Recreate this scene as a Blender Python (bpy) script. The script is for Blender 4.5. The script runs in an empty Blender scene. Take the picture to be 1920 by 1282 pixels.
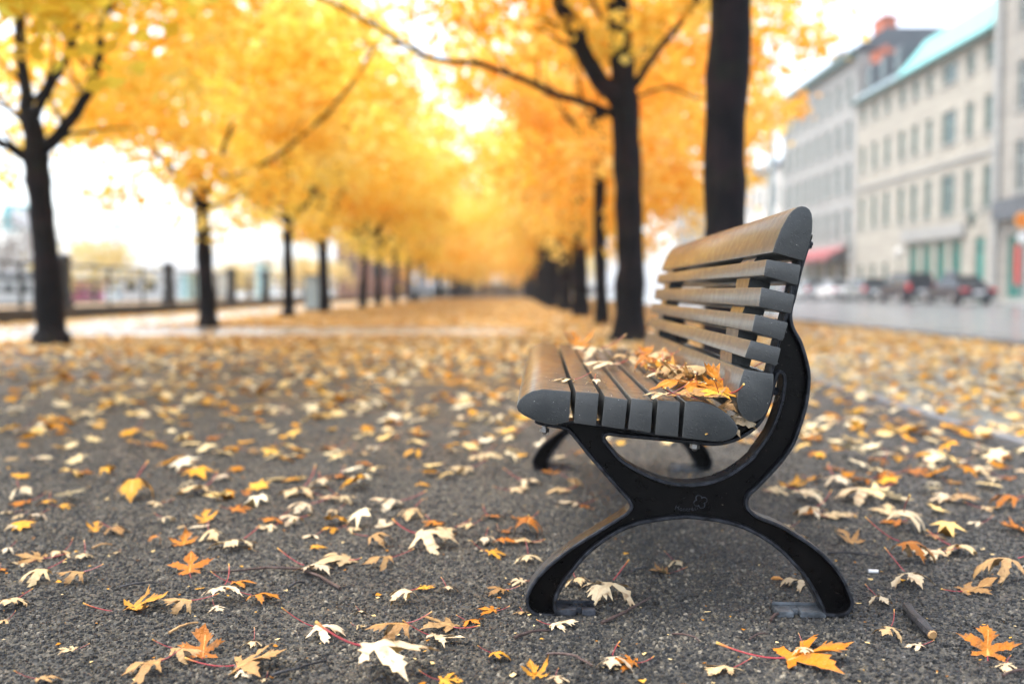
import bpy, bmesh, math, random
import numpy as np
from mathutils import Vector, Matrix, Euler
from mathutils.geometry import delaunay_2d_cdt

# ------------------------------------------------------------------ camera, world, sun, exposure
sc = bpy.context.scene
COL = sc.collection
FPX = 35.0 / 36.0 * 1920.0            # focal length in photo pixels
PITCH = math.atan(96.0 / FPX)
CAMZ = 0.68
cam_d = bpy.data.cameras.new('camera')
cam = bpy.data.objects.new('camera', cam_d)
COL.objects.link(cam)
cam.location = (0, 0, CAMZ)
cam.rotation_euler = (math.pi / 2 - PITCH, 0, 0)
cam_d.sensor_width = 36.0
cam_d.lens = 35.0
cam_d.clip_start = 0.05
cam_d.clip_end = 3000.0
cam_d.dof.use_dof = True
cam_d.dof.focus_distance = 2.03
cam_d.dof.aperture_fstop = 1.55
cam_d.dof.aperture_blades = 0
sc.camera = cam

SUN_EL, SUN_AZ = math.radians(66), math.radians(-95)   # azimuth from +Y towards +X
w = bpy.data.worlds.new('World')
sc.world = w
w.use_nodes = True
nt = w.node_tree
nt.nodes.clear()
sky = nt.nodes.new('ShaderNodeTexSky')
sky.sky_type = 'NISHITA'
sky.sun_disc = False
sky.sun_elevation = SUN_EL
sky.sun_rotation = SUN_AZ
sky.air_density = 1.0
sky.dust_density = 2.5
sky.ozone_density = 1.0
hsv = nt.nodes.new('ShaderNodeHueSaturation')
hsv.inputs['Saturation'].default_value = 0.48       # overcast: the cloud layer greys the sky
bg = nt.nodes.new('ShaderNodeBackground')
bg.inputs['Strength'].default_value = 0.15
wo = nt.nodes.new('ShaderNodeOutputWorld')
nt.links.new(sky.outputs[0], hsv.inputs['Color'])
nt.links.new(hsv.outputs[0], bg.inputs['Color'])
nt.links.new(bg.outputs[0], wo.inputs['Surface'])

sun_d = bpy.data.lights.new('sun', 'SUN')
sun_d.energy = 1.0
sun_d.angle = math.radians(25)
sun_d.color = (1.0, 0.97, 0.92)
sun = bpy.data.objects.new('sun', sun_d)
COL.objects.link(sun)
sdir = Vector((math.cos(SUN_EL) * math.sin(SUN_AZ), math.cos(SUN_EL) * math.cos(SUN_AZ), math.sin(SUN_EL)))
sun.rotation_euler = (-sdir).to_track_quat('-Z', 'Y').to_euler()

sc.view_settings.view_transform = 'Standard'
sc.view_settings.look = 'None'
sc.view_settings.gamma = 1.0
sc.view_settings.use_curve_mapping = False
sc.view_settings.exposure = 2.0
sc.render.engine = 'CYCLES'
sc.cycles.use_denoising = True
sc.cycles.max_bounces = 8
sc.cycles.transparent_max_bounces = 8
sc.cycles.sample_clamp_indirect = 6.0

# ------------------------------------------------------------------ helpers
R = random.Random(11)
NR = np.random.RandomState(5)


def ray(px, py):
    dx, dy = (px - 960.0) / FPX, (641.0 - py) / FPX
    c, s = math.cos(PITCH), math.sin(PITCH)
    return Vector((dx, c + dy * s, -s + dy * c))


def ground(px, py, z=0.0):
    d = ray(px, py)
    t = (z - CAMZ) / d.z
    return Vector((d.x * t, d.y * t, z))


def at_y(px, py, Y):
    d = ray(px, py)
    t = Y / d.y
    return Vector((d.x * t, Y, CAMZ + d.z * t))


def tag(o, label=None, cat=None, group=None, kind=None):
    if label: o['label'] = label
    if cat: o['category'] = cat
    if group: o['group'] = group
    if kind: o['kind'] = kind
    return o


def link(name, data, parent=None):
    o = bpy.data.objects.new(name, data)
    COL.objects.link(o)
    if parent is not None:
        o.parent = parent
    return o


def empty(name, loc=(0, 0, 0), rz=0.0):
    o = bpy.data.objects.new(name, None)
    COL.objects.link(o)
    o.location = loc
    o.rotation_euler = (0, 0, rz)
    o.empty_display_size = 0.1
    return o


def copy_tree(o, parent=None):
    c = o.copy()
    COL.objects.link(c)
    c.parent = parent
    for ch in list(o.children):
        copy_tree(ch, c)
    return c


class MB:
    """collects verts and faces for one mesh"""
    def __init__(s):
        s.v, s.f, s.m = [], [], []

    def add(s, vs, fs, mi=0):
        o = len(s.v)
        s.v.extend([tuple(p) for p in vs])
        s.f.extend([tuple(i + o for i in f) for f in fs])
        s.m.extend([mi] * len(fs))
        return s

    def box(s, x0, x1, y0, y1, z0, z1, mi=0):
        vs = [(x0, y0, z0), (x1, y0, z0), (x1, y1, z0), (x0, y1, z0), (x0, y0, z1), (x1, y0, z1), (x1, y1, z1), (x0, y1, z1)]
        fs = [(0, 3, 2, 1), (4, 5, 6, 7), (0, 1, 5, 4), (1, 2, 6, 5), (2, 3, 7, 6), (3, 0, 4, 7)]
        return s.add(vs, fs, mi)

    def tube(s, pts, rad, n=8, cap=True, mi=0, wob=0.0, rnd=None):
        pts = [Vector(p) for p in pts]
        vs, fs = [], []
        prev = None
        for i, p in enumerate(pts):
            a = pts[max(i - 1, 0)]; b = pts[min(i + 1, len(pts) - 1)]
            t = (b - a).normalized()
            if prev is None:
                u = t.orthogonal().normalized()
            else:
                u = (prev - t * prev.dot(t)).normalized()
            prev = u
            v = t.cross(u)
            for k in range(n):
                an = 2 * math.pi * k / n
                r = rad[i] * (1 + (rnd.uniform(-wob, wob) if rnd else 0))
                vs.append(p + (u * math.cos(an) + v * math.sin(an)) * r)
        for i in range(len(pts) - 1):
            for k in range(n):
                fs.append((i * n + k, i * n + (k + 1) % n, (i + 1) * n + (k + 1) % n, (i + 1) * n + k))
        if cap:
            fs.append(tuple(range(n - 1, -1, -1)))
            fs.append(tuple(range((len(pts) - 1) * n, len(pts) * n)))
        return s.add(vs, fs, mi)

    def cyl(s, x, y, z0, z1, r0, r1=None, n=12, mi=0):
        r1 = r0 if r1 is None else r1
        return s.tube([(x, y, z0), (x, y, z1)], [r0, r1], n, True, mi)

    def lathe(s, prof, n=16, cx=0, cy=0, mi=0):
        vs, fs = [], []
        for r, z in prof:
            for k in range(n):
                a = 2 * math.pi * k / n
                vs.append((cx + r * math.cos(a), cy + r * math.sin(a), z))
        for i in range(len(prof) - 1):
            for k in range(n):
                fs.append((i * n + k, i * n + (k + 1) % n, (i + 1) * n + (k + 1) % n, (i + 1) * n + k))
        fs.append(tuple(range(n - 1, -1, -1)))
        fs.append(tuple(range((len(prof) - 1) * n, len(prof) * n)))
        return s.add(vs, fs, mi)

    def mesh(s, name, mats, smooth=False):
        me = bpy.data.meshes.new(name)
        me.from_pydata(s.v, [], s.f)
        for m in (mats if isinstance(mats, (list, tuple)) else [mats]):
            me.materials.append(m)
        if any(s.m):
            me.polygons.foreach_set('material_index', s.m)
        if smooth:
            me.polygons.foreach_set('use_smooth', [True] * len(me.polygons))
            try:
                me.set_sharp_from_angle(angle=math.radians(40))
            except Exception:
                pass
        me.update()
        return me

    def build(s, name, mats, parent=None, smooth=False):
        return link(name, s.mesh(name, mats, smooth), parent)


# ------------------------------------------------------------------ materials
class NT:
    def __init__(s, name):
        s.m = bpy.data.materials.new(name)
        s.m.use_nodes = True
        s.t = s.m.node_tree
        s.t.nodes.clear()
        s.out = s.t.nodes.new('ShaderNodeOutputMaterial')

    def n(s, typ, **kw):
        nd = s.t.nodes.new('ShaderNode' + typ)
        for k, v in kw.items():
            if k.startswith('i_'):
                key = k[2:]
                key = int(key) if key.isdigit() else key.replace('_', ' ')
                nd.inputs[key].default_value = v
            else:
                setattr(nd, k, v)
        return nd

    def l(s, a, b):
        s.t.links.new(a, b)

    def ramp(s, fac, stops, interp='LINEAR'):
        r = s.n('ValToRGB')
        r.color_ramp.interpolation = interp
        e = r.color_ramp.elements
        while len(e) < len(stops):
            e.new(0.5)
        for i, (p, c) in enumerate(stops):
            e[i].position = p
            e[i].color = (*c, 1) if len(c) == 3 else c
        s.l(fac, r.inputs[0])
        return r.outputs[0]

    def mix(s, fac, a, b, mode='MIX'):
        m = s.n('MixRGB', blend_type=mode)
        for sock, val in ((m.inputs[0], fac), (m.inputs[1], a), (m.inputs[2], b)):
            if hasattr(val, 'links'):
                s.l(val, sock)
            elif isinstance(val, (int, float)):
                sock.default_value = val
            else:
                sock.default_value = (*val, 1)
        return m.outputs[0]

    def math(s, op, a, b=0.0, clamp=False):
        m = s.n('Math', operation=op, use_clamp=clamp)
        for sock, val in ((m.inputs[0], a), (m.inputs[1], b)):
            if hasattr(val, 'links'):
                s.l(val, sock)
            else:
                sock.default_value = val
        return m.outputs[0]

    def coord(s, kind='Object'):
        return s.n('TexCoord').outputs[kind]

    def noise(s, vec, scale, detail=4.0, rough=0.55, out='Fac', dist=0.0):
        n = s.n('TexNoise')
        n.inputs['Scale'].default_value = scale
        n.inputs['Detail'].default_value = detail
        n.inputs['Roughness'].default_value = rough
        n.inputs['Distortion'].default_value = dist
        s.l(vec, n.inputs['Vector'])
        return n.outputs[out]

    def voronoi(s, vec, scale, out='Distance', feature='F1'):
        n = s.n('TexVoronoi', feature=feature)
        n.inputs['Scale'].default_value = scale
        s.l(vec, n.inputs['Vector'])
        return n.outputs[out]

    def bump(s, h, strength=0.3, dist=0.01, normal=None):
        b = s.n('Bump')
        b.inputs['Strength'].default_value = strength
        b.inputs['Distance'].default_value = dist
        s.l(h, b.inputs['Height'])
        if normal is not None:
            s.l(normal, b.inputs['Normal'])
        return b.outputs[0]

    def principled(s, color, rough=0.5, spec=0.5, normal=None, metallic=0.0, coat=0.0, coat_rough=0.1, trans=0.0, emit=None):
        p = s.n('BsdfPrincipled')
        for key, val in (('Base Color', color), ('Roughness', rough), ('Specular IOR Level', spec), ('Metallic', metallic),
                         ('Coat Weight', coat), ('Coat Roughness', coat_rough), ('Transmission Weight', trans)):
            sock = p.inputs[key]
            if hasattr(val, 'links'):
                s.l(val, sock)
            elif isinstance(val, (int, float)):
                sock.default_value = val
            else:
                sock.default_value = (*val, 1)
        if normal is not None:
            s.l(normal, p.inputs['Normal'])
        s.l(p.outputs[0], s.out.inputs['Surface'])
        return p


def simple(name, color, rough=0.6, spec=0.4, metallic=0.0, var=0.25, scale=6.0, bump=0.0, bscale=40.0, coat=0.0, kind='Object'):
    k = NT(name)
    co = k.coord(kind)
    n = k.noise(co, scale, 5)
    dark = tuple(c * (1 - var) for c in color)
    light = tuple(min(c * (1 + var), 0.95) for c in color)
    col = k.ramp(n, [(0.3, dark), (0.7, light)])
    nor = None
    if bump:
        nor = k.bump(k.noise(co, bscale, 5), bump, 0.01)
    k.principled(col, rough, spec, nor, metallic, coat)
    return k.m


def asphalt_material(name, dark, mid, light, scale=150.0, rlo=0.38, rhi=0.75, bump=0.7):
    k = NT(name)
    co = k.coord('Object')
    cell = k.voronoi(co, scale, 'Color')
    sep = k.n('SeparateColor')
    k.l(cell, sep.inputs[0])
    d = k.voronoi(co, scale, 'Distance')
    col = k.ramp(sep.outputs[0], [(0.0, dark), (0.45, mid), (0.8, mid), (1.0, light)])
    big = k.noise(co, 0.9, 5)
    fine = k.noise(co, 14, 4)
    col = k.mix(k.math('MULTIPLY', fine, 0.5), col, dark)
    wet = k.ramp(big, [(0.38, (0, 0, 0)), (0.62, (1, 1, 1))])
    col = k.mix(k.math('MULTIPLY', wet, 0.35), col, tuple(c * 0.6 for c in mid))
    ro = k.n('MapRange')
    k.l(wet, ro.inputs[0])
    ro.inputs[3].default_value = rhi
    ro.inputs[4].default_value = rlo
    h = k.mix(0.35, k.math('SUBTRACT', 1.0, d), k.noise(co, 60, 5))
    k.principled(col, ro.outputs[0], 0.5, k.bump(h, bump, 0.006))
    return k.m


M = {}
M['asphalt'] = asphalt_material('asphalt', (0.015, 0.015, 0.015), (0.052, 0.049, 0.042), (0.14, 0.12, 0.09))
M['road'] = asphalt_material('wet road asphalt', (0.14, 0.145, 0.145), (0.20, 0.205, 0.205), (0.27, 0.27, 0.26), 60.0, 0.16, 0.26, 0.08)
M['paving'] = asphalt_material('pale wet paving', (0.26, 0.27, 0.26), (0.36, 0.365, 0.355), (0.46, 0.46, 0.44), 40.0, 0.2, 0.4, 0.15)
M['verge'] = asphalt_material('grey gravelled verge', (0.09, 0.10, 0.09), (0.16, 0.17, 0.15), (0.3, 0.29, 0.25), 70.0, 0.3, 0.5, 0.3)
M['kerb'] = simple('kerb stone', (0.15, 0.155, 0.165), 0.5, 0.5, var=0.25, scale=9, bump=0.3, bscale=80)
M['soil'] = simple('leafy bank soil', (0.30, 0.19, 0.08), 0.8, 0.3, var=0.5, scale=1.5)


def grit_material():
    k = NT('asphalt grit')
    a = k.n('Attribute', attribute_name='tint')
    co = k.coord('Object')
    col = k.ramp(a.outputs['Fac'], [(0.0, (0.008, 0.0085, 0.009)), (0.42, (0.024, 0.0238, 0.0225)), (0.7, (0.066, 0.060, 0.049)), (0.92, (0.15, 0.128, 0.090)), (1.0, (0.28, 0.245, 0.185))])
    patch = k.ramp(k.noise(co, 1.7, 6, 0.65), [(0.42, (0, 0, 0)), (0.60, (0.9, 0.9, 0.9))])
    col = k.mix(patch, col, k.mix(1.0, col, (0.36, 0.38, 0.43), 'MULTIPLY'))
    k.principled(col, 0.42, 0.5, k.bump(k.noise(co, 400, 3), 0.3, 0.002))
    return k.m


M['grit'] = grit_material()


def paint_material():
    """satin wet grey paint on the slats, with scuffs and drips"""
    k = NT('grey slat paint')
    co = k.coord('Object')
    mp = k.n('Mapping')
    mp.inputs['Scale'].default_value = (1.0, 0.06, 1.0)      # grain along the slat
    k.l(co, mp.inputs[0])
    grain = k.noise(mp.outputs[0], 160, 5)
    blotch = k.noise(co, 22, 6, 0.65)
    col = k.ramp(blotch, [(0.3, (0.013, 0.017, 0.019)), (0.7, (0.024, 0.028, 0.030))])
    chips = k.ramp(k.noise(co, 60, 7, 0.75), [(0.655, (0, 0, 0)), (0.70, (1, 1, 1))])
    col = k.mix(k.math('MULTIPLY', chips, 0.65), col, (0.16, 0.15, 0.12))
    geo = k.n('NewGeometry')
    edge = k.ramp(geo.outputs['Pointiness'], [(0.53, (0, 0, 0)), (0.62, (1, 1, 1))])
    col = k.mix(k.math('MULTIPLY', edge, 0.45), col, (0.16, 0.16, 0.155))
    rough = k.ramp(k.noise(co, 30, 5), [(0.3, (0.30, 0.30, 0.30)), (0.7, (0.5, 0.5, 0.5))])
    nb = k.bump(grain, 0.18, 0.002)
    nb = k.bump(k.noise(co, 300, 4), 0.35, 0.0015, nb)
    wetd = k.ramp(k.voronoi(co, 190, 'Distance'), [(0.0, (1, 1, 1)), (0.32, (0, 0, 0))])
    wetd = k.mix(1.0, wetd, k.ramp(k.noise(co, 45, 3), [(0.48, (0, 0, 0)), (0.56, (1, 1, 1))]), 'MULTIPLY')
    nb = k.bump(wetd, 0.6, 0.002, nb)
    speck = k.ramp(k.noise(co, 230, 3, 0.7), [(0.62, (0, 0, 0)), (0.70, (1, 1, 1))])
    col = k.mix(k.math('MULTIPLY', speck, 0.35), col, (0.13, 0.12, 0.09))
    p = k.principled(col, rough, 0.3, nb, 0, 0.85, 0.2)
    p.inputs['Coat IOR'].default_value = 1.33
    return k.m


M['paint'] = paint_material()


def iron_material():
    k = NT('black cast iron')
    co = k.coord('Object')
    specks = k.ramp(k.noise(co, 110, 4, 0.7), [(0.675, (0, 0, 0)), (0.73, (1, 1, 1))])
    dust = k.ramp(k.noise(co, 14, 6, 0.7), [(0.5, (0, 0, 0)), (0.75, (1, 1, 1))])
    col = k.mix(k.math('MULTIPLY', dust, 0.25), (0.0014, 0.0014, 0.0018), (0.018, 0.0145, 0.012))
    col = k.mix(k.math('MULTIPLY', specks, 0.7), col, (0.22, 0.19, 0.15))
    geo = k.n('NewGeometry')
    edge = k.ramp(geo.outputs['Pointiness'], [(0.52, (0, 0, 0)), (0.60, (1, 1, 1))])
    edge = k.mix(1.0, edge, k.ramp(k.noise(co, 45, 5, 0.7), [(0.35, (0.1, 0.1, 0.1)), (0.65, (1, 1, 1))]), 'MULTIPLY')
    col = k.mix(k.math('MULTIPLY', edge, 0.75), col, (0.085, 0.095, 0.115))  # bluish sky sheen along the rim edges, put into the base colour
    rough = k.ramp(k.noise(co, 40, 5), [(0.3, (0.22, 0.22, 0.22)), (0.75, (0.5, 0.5, 0.5))])
    pp = k.principled(col, rough, 0.13, k.bump(k.noise(co, 250, 4), 0.25, 0.002), 0, 0.08, 0.15)
    pp.inputs['Coat IOR'].default_value = 1.3
    return k.m


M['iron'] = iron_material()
M['bolt'] = simple('galvanised bolt', (0.28, 0.28, 0.28), 0.35, 0.5, 0.9, 0.3, 60)
M['oldlug'] = simple('worn grey foot lug', (0.10, 0.115, 0.13), 0.45, 0.5, 0.3, 0.6, 40, 0.4, 120)

_k = NT('water drop')
_p = _k.principled((1, 1, 1), 0.02, 0.5, None, 0, 0, 0, 1.0)
_p.inputs['IOR'].default_value = 1.33
M['drop'] = _k.m


def leaf_material(name, under):
    k = NT(name)
    co = k.coord('Object')
    oi = k.n('ObjectInfo')
    vein = k.n('Attribute', attribute_name='vein').outputs['Fac']
    sh = k.n('VectorMath', operation='ADD')
    k.l(co, sh.inputs[0])
    rv = k.n('CombineXYZ')
    for i in range(3):
        k.l(k.math('MULTIPLY', oi.outputs['Random'], 37.0 + 11 * i), rv.inputs[i])
    k.l(rv.outputs[0], sh.inputs[1])
    v = sh.outputs[0]
    if under:
        base = k.ramp(oi.outputs['Random'], [(0.0, (0.64, 0.51, 0.29)), (0.3, (0.72, 0.64, 0.48)), (0.55, (0.66, 0.53, 0.32)), (0.75, (0.52, 0.37, 0.19)), (1.0, (0.72, 0.64, 0.50))])
        base = k.mix(0.16, base, oi.outputs['Color'])
    else:
        base = oi.outputs['Color']
    blot = k.noise(v, 3.0, 5, 0.6)
    base = k.mix(k.ramp(blot, [(0.45, (0, 0, 0)), (0.75, (0.55, 0.55, 0.55))]), base, k.mix(1.0, base, (0.72, 0.5, 0.32), 'MULTIPLY'))
    spots = k.ramp(k.noise(v, 16.0, 3, 0.6), [(0.66, (0, 0, 0)), (0.70, (1, 1, 1))])
    base = k.mix(k.math('MULTIPLY', spots, 0.7), base, (0.10, 0.05, 0.025))
    vcol = (0.62, 0.42, 0.25) if under else (0.85, 0.55, 0.2)
    vm = k.ramp(vein, [(0.80, (0, 0, 0)), (1.0, (1, 1, 1))])
    base = k.mix(k.math('MULTIPLY', vm, 0.5), base, vcol)
    rim = k.ramp(k.n('Attribute', attribute_name='rim').outputs['Fac'], [(0.55, (0, 0, 0)), (1.0, (1, 1, 1))])
    rim = k.mix(1.0, rim, k.ramp(k.noise(v, 5, 4), [(0.45, (0, 0, 0)), (0.65, (1, 1, 1))]), 'MULTIPLY')
    base = k.mix(k.math('MULTIPLY', rim, 0.7), base, (0.22, 0.11, 0.04))
    nor = k.bump(k.noise(v, 14, 4), 0.35, 0.02)
    p = k.n('BsdfPrincipled')
    k.l(base, p.inputs['Base Color'])
    p.inputs['Roughness'].default_value = 0.5
    p.inputs['Specular IOR Level'].default_value = 0.3
    k.l(nor, p.inputs['Normal'])
    tr = k.n('BsdfTranslucent')
    k.l(base, tr.inputs[0])
    mx = k.n('MixShader')
    mx.inputs[0].default_value = 0.22
    k.l(p.outputs[0], mx.inputs[1])
    k.l(tr.outputs[0], mx.inputs[2])
    k.l(mx.outputs[0], k.out.inputs['Surface'])
    return k.m


M['leaf_top'] = leaf_material('leaf upper side', False)
M['leaf_under'] = leaf_material('leaf pale underside', True)
_k = NT('leaf stem')
_c = _k.ramp(_k.n('Attribute', attribute_name='along').outputs['Fac'], [(0.0, (0.30, 0.03, 0.045)), (0.75, (0.36, 0.05, 0.05)), (0.93, (0.55, 0.22, 0.05)), (1.0, (0.6, 0.4, 0.1))])
_k.principled(_c, 0.4, 0.5)
M['stem'] = _k.m


def litter_material(name, stops, trans=0.2):
    k = NT(name)
    a = k.n('Attribute', attribute_name='tint')
    oi = k.n('ObjectInfo')
    col = k.ramp(a.outputs['Fac'], stops)
    col = k.mix(1.0, col, oi.outputs['Color'], 'MULTIPLY')
    d = k.n('BsdfDiffuse')
    k.l(col, d.inputs[0])
    t = k.n('BsdfTranslucent')
    k.l(col, t.inputs[0])
    mx = k.n('MixShader')
    mx.inputs[0].default_value = trans
    k.l(d.outputs[0], mx.inputs[1])
    k.l(t.outputs[0], mx.inputs[2])
    k.l(mx.outputs[0], k.out.inputs['Surface'])
    return k.m


M['litter'] = litter_material('fallen leaf litter', [(0.0, (0.42, 0.17, 0.025)), (0.2, (0.68, 0.31, 0.035)), (0.38, (0.76, 0.44, 0.09)), (0.5, (0.74, 0.54, 0.24)), (0.75, (0.78, 0.64, 0.39)), (1.0, (0.82, 0.73, 0.55))])
M['foliage'] = litter_material('golden foliage', [(0.0, (0.90, 0.50, 0.055)), (0.3, (0.95, 0.65, 0.10)), (0.7, (0.96, 0.75, 0.16)), (1.0, (0.95, 0.80, 0.28))], 0.52)


def bark_material():
    k = NT('dark wet bark')
    co = k.coord('Object')
    mp = k.n('Mapping')
    mp.inputs['Scale'].default_value = (1, 1, 0.22)
    k.l(co, mp.inputs[0])
    n = k.noise(mp.outputs[0], 16, 6, 0.65)
    col = k.ramp(n, [(0.3, (0.003, 0.003, 0.004)), (0.6, (0.0085, 0.0075, 0.009)), (0.8, (0.022, 0.017, 0.018))])
    col = k.mix(k.ramp(k.noise(co, 2.3, 4), [(0.48, (0, 0, 0)), (0.66, (0.7, 0.7, 0.7))]), col, (0.024, 0.014, 0.016))
    moss = k.ramp(k.noise(co, 1.6, 5, 0.6), [(0.55, (0, 0, 0)), (0.75, (1, 1, 1))])
    col = k.mix(k.math('MULTIPLY', moss, 0.5), col, (0.016, 0.030, 0.011))
    k.principled(col, 0.8, 0.13, k.bump(n, 0.8, 0.03))
    return k.m


M['bark'] = bark_material()
M['twig'] = simple('brown twig bark', (0.055, 0.03, 0.025), 0.5, 0.5, var=0.5, scale=40, bump=0.4, bscale=150)
M['stick'] = simple('dark stick bark', (0.022, 0.022, 0.026), 0.5, 0.5, var=0.5, scale=60, bump=0.5, bscale=200)
M['straw'] = simple('dry tan stalk', (0.36, 0.21, 0.09), 0.6, 0.4, var=0.3, scale=50)
M['fencemetal'] = simple('dark green fence metal', (0.010, 0.017, 0.017), 0.45, 0.5, var=0.3)
M['blackmetal'] = simple('black painted metal', (0.012, 0.014, 0.018), 0.4, 0.5, var=0.3)
M['darkstone'] = simple('dark stone wall', (0.035, 0.032, 0.034), 0.6, 0.4, var=0.4, scale=4, bump=0.4)
M['white'] = simple('white paint', (0.78, 0.78, 0.78), 0.45, 0.5, var=0.06)
M['offwhite'] = simple('off white plaster', (0.50, 0.485, 0.45), 0.7, 0.3, var=0.1)
M['teal'] = simple('teal shopfront paint', (0.03, 0.20, 0.17), 0.45, 0.5, var=0.2)
M['tealroof'] = simple('verdigris copper roof', (0.20, 0.50, 0.48), 0.5, 0.4, var=0.15, scale=1.2)
M['zinc'] = simple('pale zinc roof', (0.33, 0.42, 0.46), 0.45, 0.5, var=0.12, scale=1.2)
M['slate'] = simple('dark slate', (0.07, 0.08, 0.09), 0.5, 0.4, var=0.3, scale=3)
M['darkgreen'] = simple('dark green eaves', (0.03, 0.07, 0.055), 0.5, 0.4, var=0.2)
M['brick'] = simple('red brick', (0.42, 0.13, 0.07), 0.8, 0.3, var=0.3, scale=3)
M['brownbrick'] = simple('brown brick', (0.26, 0.13, 0.09), 0.8, 0.3, var=0.25, scale=2)
M['awning'] = simple('faded red awning', (0.26, 0.075, 0.075), 0.7, 0.3, var=0.2)
M['cyanpanel'] = simple('cyan panel', (0.36, 0.60, 0.63), 0.5, 0.4, var=0.15)
M['pink'] = simple('pink panel', (0.55, 0.12, 0.22), 0.5, 0.4, var=0.15)
M['orange'] = simple('orange sign', (0.80, 0.30, 0.03), 0.45, 0.4, var=0.05)
M['redsign'] = simple('red sign paint', (0.55, 0.04, 0.03), 0.45, 0.4, var=0.05)
M['greentree'] = litter_material('hazy tree foliage', [(0.0, (0.50, 0.38, 0.14)), (0.5, (0.75, 0.55, 0.18)), (1.0, (0.62, 0.55, 0.30))], 0.5)
M['drygrey'] = litter_material('bare twig haze', [(0.0, (0.20, 0.17, 0.15)), (1.0, (0.36, 0.30, 0.24))], 0.2)


def stone_material(name, a, b):
    k = NT(name)
    co = k.coord('Object')
    mp = k.n('Mapping')
    mp.inputs['Rotation'].default_value = (math.pi / 2, 0, math.pi / 2)
    k.l(co, mp.inputs[0])
    br = k.n('TexBrick')
    br.inputs['Scale'].default_value = 1.0
    br.inputs['Brick Width'].default_value = 1.1
    br.inputs['Row Height'].default_value = 0.42
    br.inputs['Mortar Size'].default_value = 0.02
    br.inputs['Color1'].default_value = (*a, 1)
    br.inputs['Color2'].default_value = (*b, 1)
    br.inputs['Mortar'].default_value = (*[c * 0.6 for c in a], 1)
    sw = k.n('SeparateXYZ')
    k.l(co, sw.inputs[0])
    cb = k.n('CombineXYZ')
    k.l(sw.outputs[1], cb.inputs[0])
    k.l(sw.outputs[2], cb.inputs[1])
    k.l(cb.outputs[0], br.inputs['Vector'])
    n = k.noise(co, 0.5, 6, 0.65)
    col = k.mix(k.math('MULTIPLY', n, 0.5), br.outputs[0], tuple(c * 0.62 for c in a))
    k.principled(col, 0.75, 0.3, k.bump(br.outputs[1], -0.4, 0.02))
    return k.m


M['stone_cream'] = stone_material('cream ashlar', (0.39, 0.365, 0.305), (0.31, 0.29, 0.245))
M['stone_grey'] = stone_material('grey limestone', (0.34, 0.32, 0.28), (0.27, 0.255, 0.225))
M['stone_pale'] = stone_material('pale limestone', (0.33, 0.33, 0.31), (0.28, 0.28, 0.265))


def glass_mat(name, color, rough=0.22):
    k = NT(name)
    co = k.coord('Object')
    col = k.ramp(k.noise(co, 0.8, 3), [(0.35, tuple(c * 0.7 for c in color)), (0.65, color)])
    k.principled(col, rough, 0.35)
    return k.m


M['pane'] = glass_mat('window glass', (0.035, 0.045, 0.045))
M['paneteal'] = glass_mat('teal tinted shop glass', (0.05, 0.17, 0.145))
M['panegreen'] = glass_mat('greenish window glass', (0.04, 0.075, 0.068))
M['carglass'] = glass_mat('tinted car glass', (0.02, 0.024, 0.028), 0.06)
M['frame'] = simple('pale window frame', (0.42, 0.46, 0.43), 0.6, 0.4, var=0.1)
M['framegreen'] = simple('grey green window frame', (0.16, 0.24, 0.21), 0.6, 0.4, var=0.1)
M['blind'] = simple('amber window blind', (0.68, 0.36, 0.10), 0.8, 0.2, var=0.1)
M['tyre'] = simple('tyre rubber', (0.015, 0.015, 0.016), 0.75, 0.3, var=0.2)
M['rim'] = simple('alloy rim', (0.45, 0.46, 0.48), 0.3, 0.5, 0.8, 0.1)
M['taillight'] = simple('red tail light lens', (0.62, 0.03, 0.03), 0.2, 0.6, var=0.1, coat=0.6)
M['headlight'] = simple('clear head light lens', (0.7, 0.72, 0.72), 0.15, 0.6, var=0.1, coat=0.6)


def carpaint(name, c):
    k = NT(name)
    co = k.coord('Object')
    col = k.ramp(k.noise(co, 3, 4), [(0.3, tuple(x * 0.9 for x in c)), (0.7, c)])
    k.principled(col, 0.35, 0.3, None, 0.1, 0.35, 0.08)
    return k.m


_k = NT('harbour water')
_co = _k.coord('Object')
_k.principled((0.05, 0.07, 0.075), 0.12, 0.5, _k.bump(_k.noise(_co, 2.0, 4), 0.3, 0.05))
M['water'] = _k.m

# ------------------------------------------------------------------ the setting: ground sheets
def sheet(name, x0, x1, y0, y1, z, mat, nx=1, ny=1):
    b = MB()
    for i in range(nx):
        for j in range(ny):
            xa, xb = x0 + (x1 - x0) * i / nx, x0 + (x1 - x0) * (i + 1) / nx
            ya, yb = y0 + (y1 - y0) * j / ny, y0 + (y1 - y0) * (j + 1) / ny
            b.add([(xa, ya, z), (xb, ya, z), (xb, yb, z), (xa, yb, z)], [(0, 1, 2, 3)])
    o = b.build(name, mat)
    tag(o, kind='structure')
    return o


sheet('ground', -900, 900, -300, 1500, -0.012, M['verge'])
sheet('promenade', -6.75, 2.235, -12, 170, 0.0, M['asphalt'])
sheet('side_path', -9.9, -6.75, -12, 170, 0.0, M['paving'])
sheet('crossing_path', -6.75, 0.2, 14.6, 18.6, 0.004, M['paving'])
sheet('road', 6.45, 24.0, -60, 400, -0.004, M['road'])
b = MB(); b.box(24.0, 27.0, -60, 400, -0.01, 0.12)
tag(b.build('far_pavement', M['paving']), kind='structure')
b = MB(); b.box(6.27, 6.447, -60, 400, -0.01, 0.06)
tag(b.build('road_kerb', M['kerb']), kind='structure')
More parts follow.
